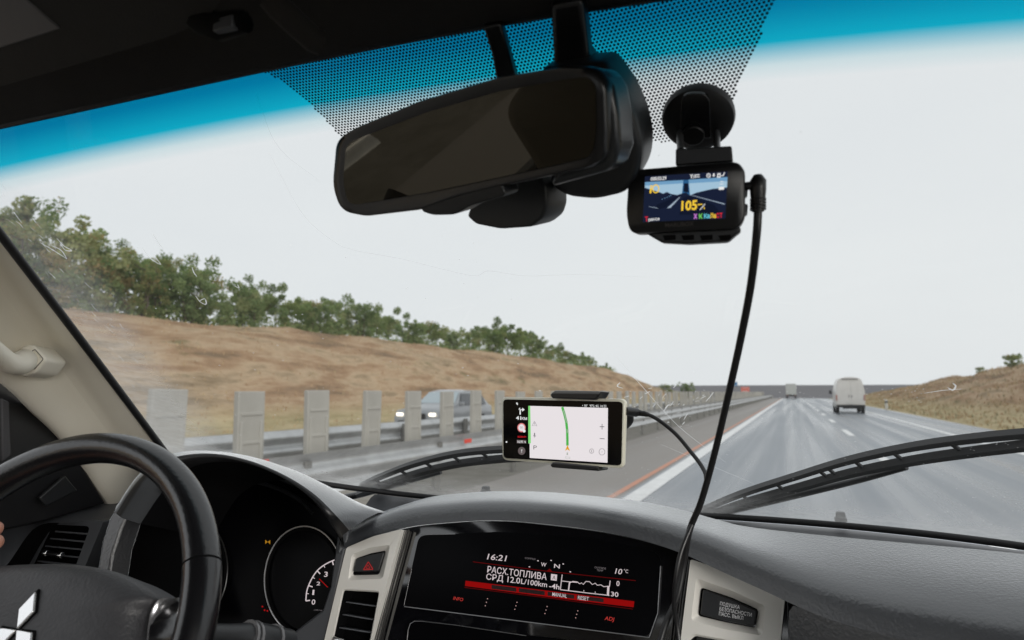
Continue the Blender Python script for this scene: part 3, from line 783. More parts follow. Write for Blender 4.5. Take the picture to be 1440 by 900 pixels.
glass_stroke(mb, [(930, 625), (1000, 655), (1060, 680)], .0002)
glass_stroke(mb, [(1300, 553), (1325, 549), (1352, 547)], .00035)
glass_stroke(mb, spline([(360, 130), (390, 205), (450, 255)], 12), .00018)
# knots of wet scratches at the left
for pts in (spline([(56, 341), (72, 350), (94, 364)], 8), spline([(94, 364), (86, 352), (72, 345)], 8), spline([(80, 335), (90, 346), (101, 352), (92, 352), (84, 342)], 12),
            spline([(200, 348), (210, 362), (226, 372), (214, 356)], 10), spline([(275, 416), (282, 425), (290, 428), (288, 420), (281, 423)], 10),
            spline([(270, 376), (273, 384), (277, 389)], 6), spline([(330, 402), (336, 405), (334, 400)], 6), spline([(215, 329), (225, 345), (230, 350)], 6),
            spline([(1333, 545), (1340, 549), (1344, 543), (1340, 539)], 8), spline([(872, 538), (868, 543), (876, 546)], 8)):
    glass_stroke(mb, pts, .0006)
for _ in range(70):
    t = random.random(); x = t * 200 - 10; y = 255 + x * 1.38 + random.gauss(0, 16) - 5 + (random.random() * 30)
    L = random.uniform(4, 18); a = random.uniform(.6, 1.0)
    glass_stroke(mb, [(x, y), (x + L * .5 * math.cos(a) + random.gauss(0, .8), y + L * .5 * math.sin(a)), (x + L * math.cos(a), y + L * math.sin(a))], random.uniform(.00012, .0004), mi=0 if random.random() < .7 else 1)
for _ in range(34):
    x = random.gauss(945, 26); y = random.gauss(568, 17); L = random.uniform(2, 11); a = -random.uniform(.2, 1.1)
    glass_stroke(mb, [(x, y), (x + L * .5 * math.cos(a), y + L * .5 * math.sin(a)), (x + L * math.cos(a), y + L * math.sin(a))], random.uniform(.00015, .00045))
def drops(n_, fx, fy, rmin, rmax, mi=0):
    for _ in range(n_):
        x, y = fx(), fy(); c = glass(x, y, .0035); r = random.uniform(rmin, rmax); a = random.random() * 3
        st = random.uniform(1, 2.2)
        P = [c + Vector((math.cos(a + k * 1.0472) * r * st, 0, 0)) + Vector((0, -GS, 1)).normalized() * math.sin(a + k * 1.0472) * r for k in range(6)]
        mb.add(P, [(0, 1, 2, 3, 4, 5)], mi)
drops(150, lambda: random.uniform(30, 760), lambda: random.uniform(330, 620), .0002, .0008)
drops(220, lambda: random.uniform(520, 1440), lambda: random.uniform(560, 760), .0001, .0003, 1)
drops(60, lambda: random.gauss(945, 60), lambda: random.gauss(575, 25), .0002, .0006)
drops(40, lambda: random.uniform(1090, 1300), lambda: random.gauss(552, 6), .0002, .0005)
drops(320, lambda: random.uniform(600, 1440), lambda: random.uniform(620, 755), .00012, .0005)
drops(80, lambda: random.uniform(0, 1440), lambda: random.uniform(180, 640), .0001, .00025, 1)
w_ = mb.build('water_marks', [drop_white, drop_dark], ws, smooth=0, weld=False); w_['kind'] = 'stuff'

# ---- dashboard body: rows of (photo x, y, distance ahead)
def loft(rowdefs, n):
    return [[W(*q) for q in spline(r, n)] for r in rowdefs]
seal_row = [(x, y + 5, None) for x, y in [(500, 687), (600, 689), (700, 691), (830, 700), (960, 716), (1050, 729), (1250, 750), (1440, 769), (1700, 801)]]
def glass_row(pts, n, off): return [glass(q[0], q[1], off) for q in spline([(a, b) for a, b, _ in pts], n)]
N = 90
R1 = [(484, 738, .90), (530, 722, .90), (600, 700, .925), (650, 693.5, .93), (700, 690.8, .93), (760, 691.5, .93), (830, 697, .925), (900, 705, .915), (960, 717, .905), (1010, 731, .90), (1060, 742, .90), (1200, 757, .88), (1440, 779, .84), (1700, 812, .80)]
R1b = [(482, 747, .85), (505, 735, .85), (570, 709, .87), (640, 700, .88), (700, 697, .88), (760, 698, .88), (830, 705, .87), (900, 716, .86), (960, 730, .85), (1010, 745, .84), (1060, 762, .82), (1200, 790, .79), (1440, 818, .75), (1700, 850, .71)]
R2 = [(478, 756, .79), (491, 746, .80), (560, 716, .82), (640, 706, .825), (700, 703.5, .825), (760, 706, .82), (830, 713, .815), (900, 726, .81), (960, 741, .80), (1010, 757, .785), (1060, 777, .77), (1200, 824, .73), (1440, 866, .69), (1700, 900, .66)]
R2b = [(477, 764), (488, 754), (555, 727), (640, 715), (700, 713), (760, 716), (830, 725), (900, 739), (960, 755), (1010, 772), (1060, 797), (1200, 848), (1440, 893), (1700, 930)]
R3 = [(476, 779), (487, 771), (562, 744), (630, 735), (700, 732), (765, 737), (837, 746), (900, 759), (956, 777), (1005, 799), (1060, 824), (1195, 880), (1435, 930), (1700, 975)]
R2b = [(x, y, r[2] - .010) for (x, y), r in zip(R2b, R2)]; R3 = [(x, y, r[2] - .005) for (x, y), r in zip(R3, R2b)]
rows3 = [loft([r], N)[0] for r in (R1, R1b, R2, R2b, R3)]
R4 = [p + Vector((0, .05, -.012)) for p in rows3[-1]]
back0 = []
for p in rows3[0]:                                       # channel between glass foot and dash top
    X = p.x - .0; zb = np.polyval(bot_f, X) - .010; back0.append(Vector((X, gY(X, zb, -.006), zb)))
chan = [a.lerp(b, .55) + Vector((0, 0, -.016)) for a, b in zip(back0, rows3[0])]
db = MB(); db.grid([back0, chan, rows3[0]], 1); db.grid(rows3)
# padded face falling away to the passenger side, right of the silver panel
face_top = [W(*q) for q in spline([(1104, 836, .748), (1180, 880, .70), (1400, 935, .66), (1700, 975, .63)], 30)]
def down(P, dy, dz): return [p + Vector((0, dy, dz)) for p in P]
db.grid([rows3[-1], R4]);
fr = [W(*q) for q in spline(R3, 900) if q[0] >= 1106][::9]; wl = [fr[0] + Vector(d_) for d_ in ((0, 0, 0), (0, -.005, -.05), (0, 0, -.12), (0, .04, -.30))]
db.grid([wl, [p + Vector((0, .12, 0)) for p in wl]])
db.grid([fr, down(fr, -.005, -.05), down(fr, .0, -.12), down(fr, .04, -.30), down(fr, .06, -.45)])
dash = db.build('dashboard', [leather, plastic_grey], car, smooth=60, weld=False)
dsub = dash.modifiers.new('sub', 'SUBSURF'); dsub.levels = 1; dsub.render_levels = 1

# ---- binnacle (gauge hood)
BH1 = [(168, 705, .66), (194, 668, .70), (222, 641, .74), (255, 632.5, .77), (300, 632, .79), (350, 639, .80), (400, 653, .81), (450, 675, .82), (500, 698, .84), (548, 712, .87)]
BHm = [(163, 712, .63), (188, 675, .665), (216, 648, .70), (252, 636, .72), (300, 634.5, .735), (352, 643, .745), (402, 660, .75), (450, 684, .755), (490, 715, .765), (515, 728, .79)]
BH2 = [(160, 722, .60), (186, 680, .63), (214, 655, .655), (252, 640, .665), (300, 637, .675), (350, 647, .68), (400, 668, .685), (440, 694, .69), (470, 724, .70), (489, 748, .74)]
BH3 = [(178, 735, .60), (205, 697, .63), (230, 668, .655), (262, 650, .665), (305, 645, .675), (348, 654, .68), (392, 674, .685), (430, 701, .69), (458, 732, .70), (474, 756, .74)]
b1, bm_, b2, b3 = [[W(*q) for q in spline(r, 70)] for r in (BH1, BHm, BH2, BH3)]
back = [p + Vector((0, min(.20, .92 - p.y), -.05)) for p in b1]; back2 = [p + Vector((0, min(.22, .94 - p.y), -.30)) for p in b1]
inner = [p + Vector((.004 - .040 * smooth(.55, .95, i / 69), .13 - .05 * smooth(.55, .95, i / 69), -.042)) for i, p in enumerate(b3)]
mb = MB(); mb.grid([back2, back, b1, bm_, b2]); mb.grid([b2, b3], 1); mb.grid([b3, inner], 2)
hood = mb.build('instrument_hood', [leather, plastic_black, void_m], car, smooth=60, weld=True)
hs = hood.modifiers.new('sub', 'SUBSURF'); hs.levels = 1; hs.render_levels = 1

# left wall band of the binnacle and right wall strip
PL = Plane(W(160, 740, .64), (.25, -1, .25))
mb = MB()
mb.prism(PL.hits([(222, 655), (205, 664), (186, 682), (171, 700), (153, 730), (143, 762), (118, 905), (137, 905), (150, 830), (158, 780), (171, 742), (192, 700), (206, 680)]), (0, .03, 0))
mb.build('hood_side_trim', leather, car, bevel=.003)
PR = Plane(W(470, 830, .772), (0, -1, .25))
mb = MB()
mb.prism(PR.hits([(489, 745), (474, 752), (471, 773), (464, 824), (453, 858), (409, 892), (388, 905), (385, 960), (455, 960), (460, 890), (484, 776), (487, 766)]), (0, .012, 0))
mb.build('hood_side_trim', plastic_grey, car, bevel=.003)

# instrument cluster
PG = Plane(W(428, 818, .80), (0, -1, .27))
mb = MB(); mb.prism(PG.hits([(180, 668), (250, 655), (330, 658), (410, 690), (480, 735), (490, 960), (100, 960), (140, 760)]), (0, .02, 0)); cl = mb.build('instrument_cluster', lens_black, car)
def dial(cx, cy, rx, ry, bright):
    pts = ring(cx, cy, rx, ry, 64)[:-1]; P = PG.hits(pts, .006)
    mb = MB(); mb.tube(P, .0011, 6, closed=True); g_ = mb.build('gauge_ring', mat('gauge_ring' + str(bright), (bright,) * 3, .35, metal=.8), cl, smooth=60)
    mb = MB(); mb.tube(PG.hits(ring(cx, cy, rx - 2, ry - 3, 64)[:-1], .002), .004, 6, closed=True); mb.build('gauge_bezel', void_m, cl, smooth=60)
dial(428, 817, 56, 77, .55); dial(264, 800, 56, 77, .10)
mb = MB()
arc = spline([(430, 845), (432, 829), (440, 811), (451, 798), (469, 788), (490, 783)], 24)
stroke(mb, PG, arc, 1.5, 0, .003)
for i in (0, 3, 6, 9, 12, 15, 18): 
    x, y = arc[i]; cx, cy = 480, 838; d_ = np.array([cx - x, cy - y]); d_ = d_ / np.linalg.norm(d_); l_ = 6 if i % 6 == 0 else 3.5
    stroke(mb, PG, [(x, y), (x + d_[0] * l_, y + d_[1] * l_)], 1.6 if i % 6 == 0 else 1.0, 0, .0032)
for s_, x, y in (('0', 438, 850), ('1', 439, 836.5), ('2', 445, 823), ('3', 455.5, 811)): text(mb, PG, s_, (x, y), (x + (5 if s_ != '1' else 2.5), y), 7 if s_ != '2' else 5, 0, .0032, .01)
text(mb, PG, 'x1000r/min', (441, 858.5), (453, 859), 1.8, 1, .003)
stroke(mb, PG, [(449, 814), (461, 826)], 1.1, 2, .0036)
text(mb, PG, '▶◀', (373, 765), (380, 765), 5, 3, .003) if False else None
mb.add(PG.hits([(373, 759), (373, 765), (376.5, 762)], .003), [(0, 1, 2)], 3); mb.add(PG.hits([(380, 759.5), (380, 765.5), (376.5, 762)], .003), [(0, 1, 2)], 3)
for x, y in ((369, 853), (372, 858), (376, 859)): mb.add(PG.hits(ring(x, y, 1.3, 1.3, 8)[:-1], .003), [list(range(7))], 2)
mb.build('gauge_print', [pink_print, dim_print, red_dim if False else emis('needle_red', (.55, .01, .01), .6), emis('amber_dim', (.6, .28, .02), .6)], cl, smooth=0, weld=False)
# faint visor edge above gauges
mb = MB(); mb.tube(PG.hits(spline([(285, 690), (310, 676), (345, 675), (385, 685), (420, 702), (440, 722)], 20), .03), .003, 6); mb.build('cluster_visor_edge', plastic_dark, cl, smooth=60)

# ---- left end of the dash with the driver's air vent
PV = Plane(W(95, 770, .66), (.12, -1, .30))
mb = MB()
topL = [(-160, 765, .60), (-40, 745, .63), (23, 721, .66), (72, 714, .69), (110, 708, .72), (160, 703, .76), (215, 700, .79)]
midL = [(-160, 790, .57), (-50, 765, .60), (14, 741, .625), (58, 731, .65), (104, 722, .68), (160, 716, .72), (215, 712, .75)]
lowL = [(-160, 905, .52), (-60, 860, .56), (5, 800, .61), (50, 742, .635), (100, 735, .66), (160, 733, .69), (215, 730, .72)]
botL = [(-160, 1000, .50), (-60, 960, .54), (5, 915, .58), (48, 900, .60), (100, 900, .62), (160, 900, .64), (215, 900, .66)]
a_, b_, c_, d_ = [[W(*q) for q in spline(r, 40)] for r in (topL, midL, lowL, botL)]
mb.grid([[p + Vector((0, .12, .0)) for p in a_], a_, b_, c_]); mb.grid([c_, [p + Vector((0, .07, -.01)) for p in c_], [p + Vector((0, .09, 0)) for p in d_]], 1)
mb.build('dash_end', [plastic_grey, void_m], car, smooth=60)
mb = MB()
outer = rounded([(62, 734), (146, 732), (112, 815), (22, 815)], 5, 4); innr = rounded([(75, 737.5), (127, 740), (98, 818), (38, 814)], [7, 7, 1, 1], 4)
O_ = PV.hits(outer, .004); I_ = PV.hits(innr, .004); I2 = PV.hits(innr, -.025)
mb.grid([O_ + [O_[0]], I_ + [I_[0]], I2 + [I2[0]]]); O2 = [p + Vector((0, .03, 0)) for p in O_]; mb.grid([O2 + [O2[0]], O_ + [O_[0]]])
vt = mb.build('air_vent', plastic_grey, car, smooth=40)
mb = MB(); mb.prism(PV.hits([(60, 730), (140, 732), (110, 830), (25, 830)], -.026), (0, .005, 0)); mb.build('vent_back', void_m, vt)
slat_m = mat('vent_slat', (.10, .105, .115), .3)
def slat(pl, a, b, parent, dep=.018, off=-.004, t=.0022):
    A = pl.hit(*a, off); B = pl.hit(*b, off); bk = -pl.n * dep; up = Vector((0, 0, t))
    mb = MB(); mb.add([A, B, B + up, A + up, A + bk, B + bk, B + up + bk, A + up + bk], [(0, 1, 2, 3), (4, 7, 6, 5), (0, 4, 5, 1), (3, 2, 6, 7), (0, 3, 7, 4), (1, 5, 6, 2)])
    return mb.build('vent_slat', slat_m, parent, bevel=.0006)
for a, b in (((73, 748), (124, 752)), ((68, 758), (120, 763)), ((63, 769), (116, 774)), ((58, 780), (112, 785)), ((52, 790), (107, 796))): slat(PV, a, b, vt)
mb = MB(); A = PV.hit(60, 777, .003); B = PV.hit(88, 781, .003); mb.tube([A, B], .0032, 8); 
k_ = mb.build('vent_knob', plastic_black, vt, smooth=60)
mb = MB(); mb.tube([A, A.lerp(B, .26)], .0045, 8); mb.tube([A.lerp(B, .74), B], .0045, 8)
mb.build('knob_chrome', chrome, vt, bevel=.001)
mb = MB(); q = PV.p + Vector((0, 0, 0)); mb.tube([W(100, 719, .70), W(119, 715.5, .72)], .0016, 6); mb.build('trim_glint', chrome, car)

# ---- centre stack
PC = Plane(W(760, 745, .815), (0, -1, .27))
NB = -PC.n
mb = MB()
mb.prism(PC.hits([(560, 738), (640, 728), (765, 731), (850, 742), (956, 768), (1000, 788), (1125, 850), (1125, 1000), (500, 1000), (525, 900)], .0), NB * .02)
# raised gloss frame round the display
dispo = rounded([(584, 748), (700, 742), (834, 752), (938, 772), (931, 870), (917, 901), (740, 879), (562, 857)], [12, 2, 2, 20, 4, 8, 2, 8], 4)
mb.build('centre_stack', piano, car, bevel=.002)
disp = rounded([(590, 753), (700, 748), (834, 757), (931, 778), (925, 862), (913, 895), (740, 874), (568, 852)], [10, 2, 2, 16, 4, 8, 2, 8], 4)
mb = MB(); D_ = PC.hits(disp, .001); mb.prism(D_, PC.n * .0015); scr = mb.build('trip_display', lens_black, car)
mb = MB(); e_ = PC.hits(spline([(575, 851), (568, 853), (740, 874.5), (913, 896)], 3 * 12 + 1), .0045)
mb.tube(PC.hits([(569, 853), (740, 874.5), (913, 896.5)], .004), .00055, 6)
mb.tube(PC.hits([(913, 896.5), (925, 862), (929, 796)], .004), .00045, 6); mb.tube(PC.hits([(590, 753), (600, 752), (640, 751)], .004), .0003, 6); mb.tube(PC.hits([(568, 852), (579, 800)], .004), .0003, 6)
mb.build('display_trim', mat('trim_line', (.42, .42, .43), .3, metal=.9), scr, smooth=60)
mb = MB(); mb.prism(PC.hits(rounded([(577, 870), (740, 893), (905, 912), (900, 990), (560, 990)], [12, 2, 8, 2, 2], 4), .001), PC.n * .002); au = mb.build('audio_unit', lens_black, car)
mb = MB(); mb.tube(PC.hits([(572, 905), (574, 886), (577, 877), (583, 873.5), (592, 873.5), (640, 879), (740, 894)], .004), .0004, 6); mb.build('unit_trim', mat('trim_line', (0, 0, 0)), au, smooth=60)
mb = MB(); off = .0028
T = lambda s_, p0, p1, h, mi=0, bold=0., shear=0., o=.0034: text(mb, PC, s_, p0, p1, h, mi, o, bold, shear)
T('16:21', (684.7, 786.4), (711, 789.2), 8.0, 0, .006, .2)
T('COMPASS', (738, 785.8), (753, 787.6), 2.4, 1)
T('W', (760.6, 796), (768, 797), 5.2, 0, .01); T('N', (779, 798.4), (787, 799.4), 5.6, 0, .01)
for x, y in ((756.5, 788.5), (744.5, 797), (775, 788), (792, 793), (802, 804)): mb.add(PC.hits([(x - 1, y - .7), (x + 1, y - .4), (x + 1, y + .9), (x - 1, y + .6)], .0034), [(0, 1, 2, 3)], 0)
T('OUTSIDE', (836, 799), (852, 801), 2.6, 1); T('TEMP', (839, 803), (848, 804), 2.6, 1)
T('10', (864.7, 806.6), (874, 807.8), 7.6, 0, .006, .2); T('°C', (877, 805), (883, 806), 5, 0)
stroke(mb, PC, [(665, 790), (775, 804), (894, 816.5)], .8, 3, .0030); mb.add(PC.hits([(768, 803.3), (777, 804.3), (773, 799.5)], .0031), [(0, 1, 2)], 3)
T('РАСХ.ТОПЛИВА', (685, 804.8), (768.5, 815.6), 9.4, 0, .006)
T('СРД 12.0', (683.4, 814.6), (731, 820.8), 8.6, 0, .006); T('L/100km', (732.5, 820.8), (769, 825.8), 7.2, 0, .006)
T('-4h', (772, 827), (786.5, 829), 7, 0, .012)
mb.add(PC.hits([(775, 807), (783.5, 808.2), (782.8, 816.8), (774.5, 815.7)], .0030), [(0, 1, 2, 3)], 0); T('A', (776.6, 814.6), (781.2, 815.2), 5.6, 4, .0, 0, .0036)
stroke(mb, PC, [(790.6, 808), (789.3, 818), (788, 829.4)], 1.1, 0, .0034); stroke(mb, PC, [(788, 829.2), (822, 833.4), (857, 837.4)], 1.1, 0, .0034)
stroke(mb, PC, [(790, 817), (801, 818.2), (812, 819)], 1.0, 0, .0034); stroke(mb, PC, [(801, 818.5), (799.5, 830)], 1.8, 0, .0034)
wv = [(801, 820), (805.5, 817.5), (812, 818.4), (815, 821), (818, 819.6), (820, 822), (824, 817.6), (829, 818), (833, 822), (837, 820), (840, 823), (845, 822.4), (849, 825), (854, 824.6)]
stroke(mb, PC, wv, 1.0, 0, .0034); stroke(mb, PC, [(855.6, 824), (854.8, 837)], 3.0, 0, .0034); stroke(mb, PC, [(858, 816.5), (857, 825)], 1.2, 0, .0034)
for x, y in ((800, 829.6), (821, 832), (837, 834)): stroke(mb, PC, [(x, y), (x, y - 2)], .9, 0, .0034)
T('0', (866.6, 823.6), (871, 824.2), 7, 0, .012); T('30', (859, 838.2), (869.5, 839.4), 6.4, 0, .012)
mb.add(PC.hits([(654.7, 816.6), (773, 831), (892, 845.6), (891, 854), (772, 839.6), (653.8, 824)], .0030), [(0, 1, 4, 5), (1, 2, 3, 4)], 2)
for x0, x1 in ((691.3, 726), (729.7, 766), (770, 807.5), (811, 848.8)):
    ya = 816.6 + (x0 - 654.7) * .1222; yb = 816.6 + (x1 - 654.7) * .1222
    mb.add(PC.hits([(x0, ya + 1.2), (x1, yb + 1.2), (x1, yb + 6.9), (x0, ya + 6.9)], .0032), [(0, 1, 2, 3)], 5)
T('MANUAL', (776.5, 838.0), (797, 840.8), 5.2, 0, .004, 0, .0036); T('RESET', (812.5, 842.8), (828, 844.8), 5.2, 0, .004, 0, .0036)
T('INFO', (637, 843.2), (650.6, 845.6), 4.6, 6, .01, .2); T('ADJ', (850, 871.6), (863, 873.4), 5.2, 6, .01, .2)
stroke(mb, PC, [(653, 826), (772, 841), (890, 856.5)], .7, 3, .0030)
for x, y in ((685.5, 842), (727, 847), (769.3, 853), (812.5, 859)):
    for k in range(3):
        cx, cy = x - k * 1.5, y + k * 4.9; mb.add(PC.hits(ring(cx, cy, .85, .85, 7)[:-1], .0034), [list(range(6))], 7)
mb.build('display_print', [pink_print, dim_print, red_glow, red_dim, void_m, off_cell, emis('red_letters', (.7, .06, .05), .6), emis('button_dots', (.6, .4, .38), .6)], scr, smooth=0, weld=False)

# silver side bezels
def bezel(name, outline, holes, r, parent=car, depth=.02, lift=.02, mt=silver):
    """flat plate with rounded outline; each hole gets a sloped recess"""
    bm = bmesh.new()
    def loop(pts): 
        vs = [bm.verts.new(p) for p in pts]; return [bm.edges.new((vs[i], vs[(i + 1) % len(vs)])) for i in range(len(vs))], vs
    el, ov = loop(PC.hits(rounded(outline, r, 4), lift)); E_ = list(el)
    hv = []
    for h_ in holes:
        e2, v2 = loop(PC.hits(rounded(h_[0], h_[2], 4), lift)); E_ += e2; hv.append((v2, h_))
    bmesh.ops.triangle_fill(bm, edges=E_, use_beauty=True, use_dissolve=False, normal=PC.n)
    n_ = len(ov)
    lo = [bm.verts.new(v.co + NB * depth) for v in ov]
    for i in range(n_): bm.faces.new((ov[i], ov[(i + 1) % n_], lo[(i + 1) % n_], lo[i]))
    for v2, h_ in hv:
        in_ = [bm.verts.new(p) for p in PC.hits(rounded(h_[1], h_[2] * .7, 4), lift - h_[3])]
        for i in range(len(v2)): bm.faces.new((v2[i], v2[(i + 1) % len(v2)], in_[(i + 1) % len(v2)], in_[i]))
        dp = [bm.verts.new(v.co + NB * .02) for v in in_]
        for i in range(len(v2)): 
            f = bm.faces.new((in_[i], in_[(i + 1) % len(v2)], dp[(i + 1) % len(v2)], dp[i])); f.material_index = 1
    bmesh.ops.recalc_face_normals(bm, faces=bm.faces)
    me = bpy.data.meshes.new(name)
    o = ORG[parent.name]
    for v in bm.verts: v.co -= o
    bm.to_mesh(me); bm.free(); me.materials.append(mt); me.materials.append(void_m)
    me.shade_smooth(); me.set_sharp_from_angle(angle=math.radians(25))
    ob = bpy.data.objects.new(name, me); COL.objects.link(ob); ob.parent = parent; ORG[ob.name] = o
    b = ob.modifiers.new('bevel', 'BEVEL'); b.width = .0012; b.segments = 2; b.limit_method = 'ANGLE'; b.angle_limit = math.radians(30)
    return ob
bz = bezel('silver_bezel', [(487, 770), (525, 754), (565, 744), (522, 900), (505, 960), (438, 960), (456, 900)],
           [([(495, 779), (520, 770), (549, 766), (538, 814), (489, 816)], [(501, 785), (522, 778), (543, 774), (533, 808), (496, 809)], 5, .006),
            ([(482, 828), (534, 831), (521, 900), (508, 950), (455, 950), (467, 900)], [(484, 830), (533, 833), (520, 900), (507, 950), (457, 950), (469, 900)], 5, .002)], [4, 6, 3, 1, 1, 1, 1])
mb = MB(); mb.prism(PC.hits(rounded([(501, 786), (521, 780), (540, 776.5), (532, 803), (496.5, 804)], 2, 3), .018), NB * .02); hb = mb.build('hazard_button', plastic_dark, car, bevel=.001)
mb = MB(); stroke(mb, PC, [(518, 790), (524.5, 800.5)], 1.3, 0, .0187); stroke(mb, PC, [(524.5, 800.6), (511, 801.2)], 1.3, 0, .0187); stroke(mb, PC, [(511, 801.2), (518, 790)], 1.3, 0, .0187)
stroke(mb, PC, [(517.5, 794.5), (520.5, 799)], .9, 0, .0187); stroke(mb, PC, [(520.5, 799), (514.5, 799.2)], .9, 0, .0187); stroke(mb, PC, [(514.5, 799.2), (517.5, 794.5)], .9, 0, .0187)
mb.build('hazard_symbol', emis('hazard_red', (.62, .05, .05), .5), hb, smooth=0, weld=False)
mb = MB(); mb.prism(PC.hits([(480, 825), (538, 828), (512, 955), (450, 955)], -.004), NB * .003); cv = mb.build('air_vent', void_m, car)
for a, b in (((486, 847.5), (528, 853.5)), ((481, 865), (525, 872.5)), ((476.5, 883.5), (521, 890.5)), ((472, 903), (517, 910))): slat(PC, a, b, cv, .014, .014, .0016)
mb = MB(); mb.tube(PC.hits([(470, 899), (484, 903)], .02), .004, 8); mb.build('vent_knob', chrome, cv, bevel=.001)
# ribbed dark trims beside the bezels
mb = MB()
for k in range(3): mb.tube(PC.hits([(568.5 + 3.2 * k, 746 - .5 * k), (547 + 3.2 * k, 822), (526.5 + 3.4 * k, 901), (512 + 3.2 * k, 955)], .012 - .003 * k), .0011, 6)
mb.build('stack_side_trim', mat('dark_satin', (.06, .058, .056), .3, metal=.6), car, smooth=60)
mb = MB()
for k in range(4): mb.tube(PC.hits([(969.5 - 3.6 * k, 787 - 3 * k), (960 - 3.8 * k, 850), (955.5 - 4.2 * k, 901), (948 - 4 * k, 955)], .014 - .003 * k), .0012, 6)
mb.build('stack_side_trim', mat('dark_satin', (0, 0, 0)), car, smooth=60)

bz2 = bezel('silver_bezel', [(971, 786), (1030, 806), (1104, 840), (1098, 900), (1090, 960), (948, 960), (957, 900)],
            [([(979, 813), (1030, 831), (1076, 852), (1072, 894), (1020, 885), (972, 873)], [(986, 826), (1028, 840), (1066, 857), (1063, 883), (1020, 875), (982, 866)], 6, .007),
             ([(975, 891), (1030, 901), (1080, 912), (1075, 950), (963, 950), (967, 900)], [(978, 894), (1030, 904), (1078, 915), (1073, 950), (966, 950), (969, 902)], 5, .002)], [4, 2, 6, 1, 1, 1, 1])
mb = MB(); mb.prism(PC.hits(rounded([(988.5, 828.5), (1027, 842), (1064, 858.5), (1061, 881), (1020, 873), (984.5, 864.5)], 3, 3), .017), NB * .02); ab = mb.build('airbag_button', plastic_dark, car, bevel=.0012)
mb = MB()
for s_, a, b in (('ПОДУШКА', (1012.5, 851.2), (1040, 856.6)), ('БЕЗОПАСНОСТИ', (1011.8, 858.4), (1057, 867.4)), ('ПАСС. ВЫКЛ', (1011, 865.2), (1045, 871.8))): text(mb, PC, s_, a, b, 5.4, 0, .0178, .0)
mb.build('button_print', mat('grey_print', (.8, .81, .82), .6), ab, smooth=0, weld=False)
mb = MB(); mb.prism(PC.hits([(965, 890), (1085, 908), (1080, 955), (955, 955)], -.004), NB * .003); mb.build('switch_pocket', void_m, car)
# body behind everything so no light leaks through
mb = MB(); q = PC.p
mb.box((-.20, .98, 1.03), (1.4, .02, .64)); mb.build('firewall', void_m, car)

# ---- steering wheel
SWC = Vector((-.6249, .3970, H - .2164)); RW, TW, YW = .1829, .49697, .0822
SN = Vector((math.sin(YW) * math.cos(TW), -math.cos(YW) * math.cos(TW), math.sin(TW))).normalized()
SE1 = Vector((0, 0, 1)).cross(SN).normalized(); SE2 = SN.cross(SE1)
if SE1.x < 0: SE1 = -SE1
if SE2.z < 0: SE2 = -SE2
sw = empty('steering_wheel', tuple(SWC)); sw.parent = car; sw.location = SWC - Vector(car.location); ORG[sw.name] = SWC
def rimpt(th, dr=0, dn=0): return SWC + (SE1 * math.cos(th) + SE2 * math.sin(th)) * (RW + dr) + SN * dn
def rim_section(th0, th1, n_, rr, name, m, closed=False):
    mb = MB(); rows_ = []
    for i in range(n_ + (0 if closed else 1)):
        th = th0 + (th1 - th0) * i / n_; rows_.append([rimpt(th, rr * math.cos(a), rr * 1.12 * math.sin(a)) for a in [2 * math.pi * k / 20 for k in range(20)]])
    mb.grid(rows_, 0, closed=True); return mb.build(name, m, sw, smooth=70)
TH = math.radians(27)   # seam where upper leather meets the grip
rim_section(TH, math.pi - TH, 90, .0146, 'upper_rim', rim_leather)
rim_section(-math.pi - TH + math.radians(8), TH - .012, 150, .0150, 'lower_rim', rim_grip)
for th in (TH - .006, math.pi - TH):
    mb = MB(); mb.tube([rimpt(th, .0142 * math.cos(a), .0158 * math.sin(a)) for a in [2 * math.pi * k / 24 for k in range(24)]], .0012, 6, closed=True); mb.build('rim_seam', void_m, sw, smooth=60)
PS = Plane(SWC, SN)
pad_out = [(-60, 812), (0, 799), (50, 795), (100, 795), (150, 801), (190, 815), (224, 841), (209, 866), (203, 905), (206, 950), (185, 1010), (60, 1050), (-70, 1040), (-140, 960), (-120, 870)]
pp = spline(pad_out, 90, closed=True); base_ = PS.hits(pp, -.006); cen = sum(base_, Vector()) / len(base_)
rings_ = []
for f_, hh in ((1.0, -.035), (1.0, 0), (.985, .006), (.95, .0115), (.88, .0165), (.75, .021), (.55, .0235), (.3, .0245), (.08, .0248)): rings_.append([cen + (p - cen) * f_ + SN * hh for p in base_])
mb = MB(); mb.grid(rings_, 0, closed=True); mb.poly(rings_[-1]); mb.build('airbag_pad', pad_m, sw, smooth=60)
# emblem: three diamonds set round a common point
PE = Plane(cen + SN * .0245, SN)
c0 = PE.hit(25.5, 886, .001); tip = PE.hit(52.6, 832, .001); ax = tip - c0
def rhomb(axv, grow, off):
    L = axv.length; a = axv.normalized(); s_ = SN.cross(a); hw = L * .5 * math.tan(math.radians(30)); c_ = c0 + axv * .5
    return [c_ - a * (L * .5 + grow) + SN * off, c_ + s_ * (hw + grow * .8) + SN * off, c_ + a * (L * .5 + grow) + SN * off, c_ - s_ * (hw + grow * .8) + SN * off]
mb = MB(); mk = MB()
for k in range(3):
    R_ = Matrix.Rotation(k * 2 * math.pi / 3, 3, SN); v_ = R_ @ ax
    mb.prism(rhomb(v_, -.0006, .0022), SN * -.004); mk.prism(rhomb(v_, .0022, .0004), SN * -.004)
mk.build('emblem_recess', void_m, sw); mb.build('emblem', mat('emblem_silver', (.82, .82, .83), .25, metal=.75), sw, bevel=.0006)
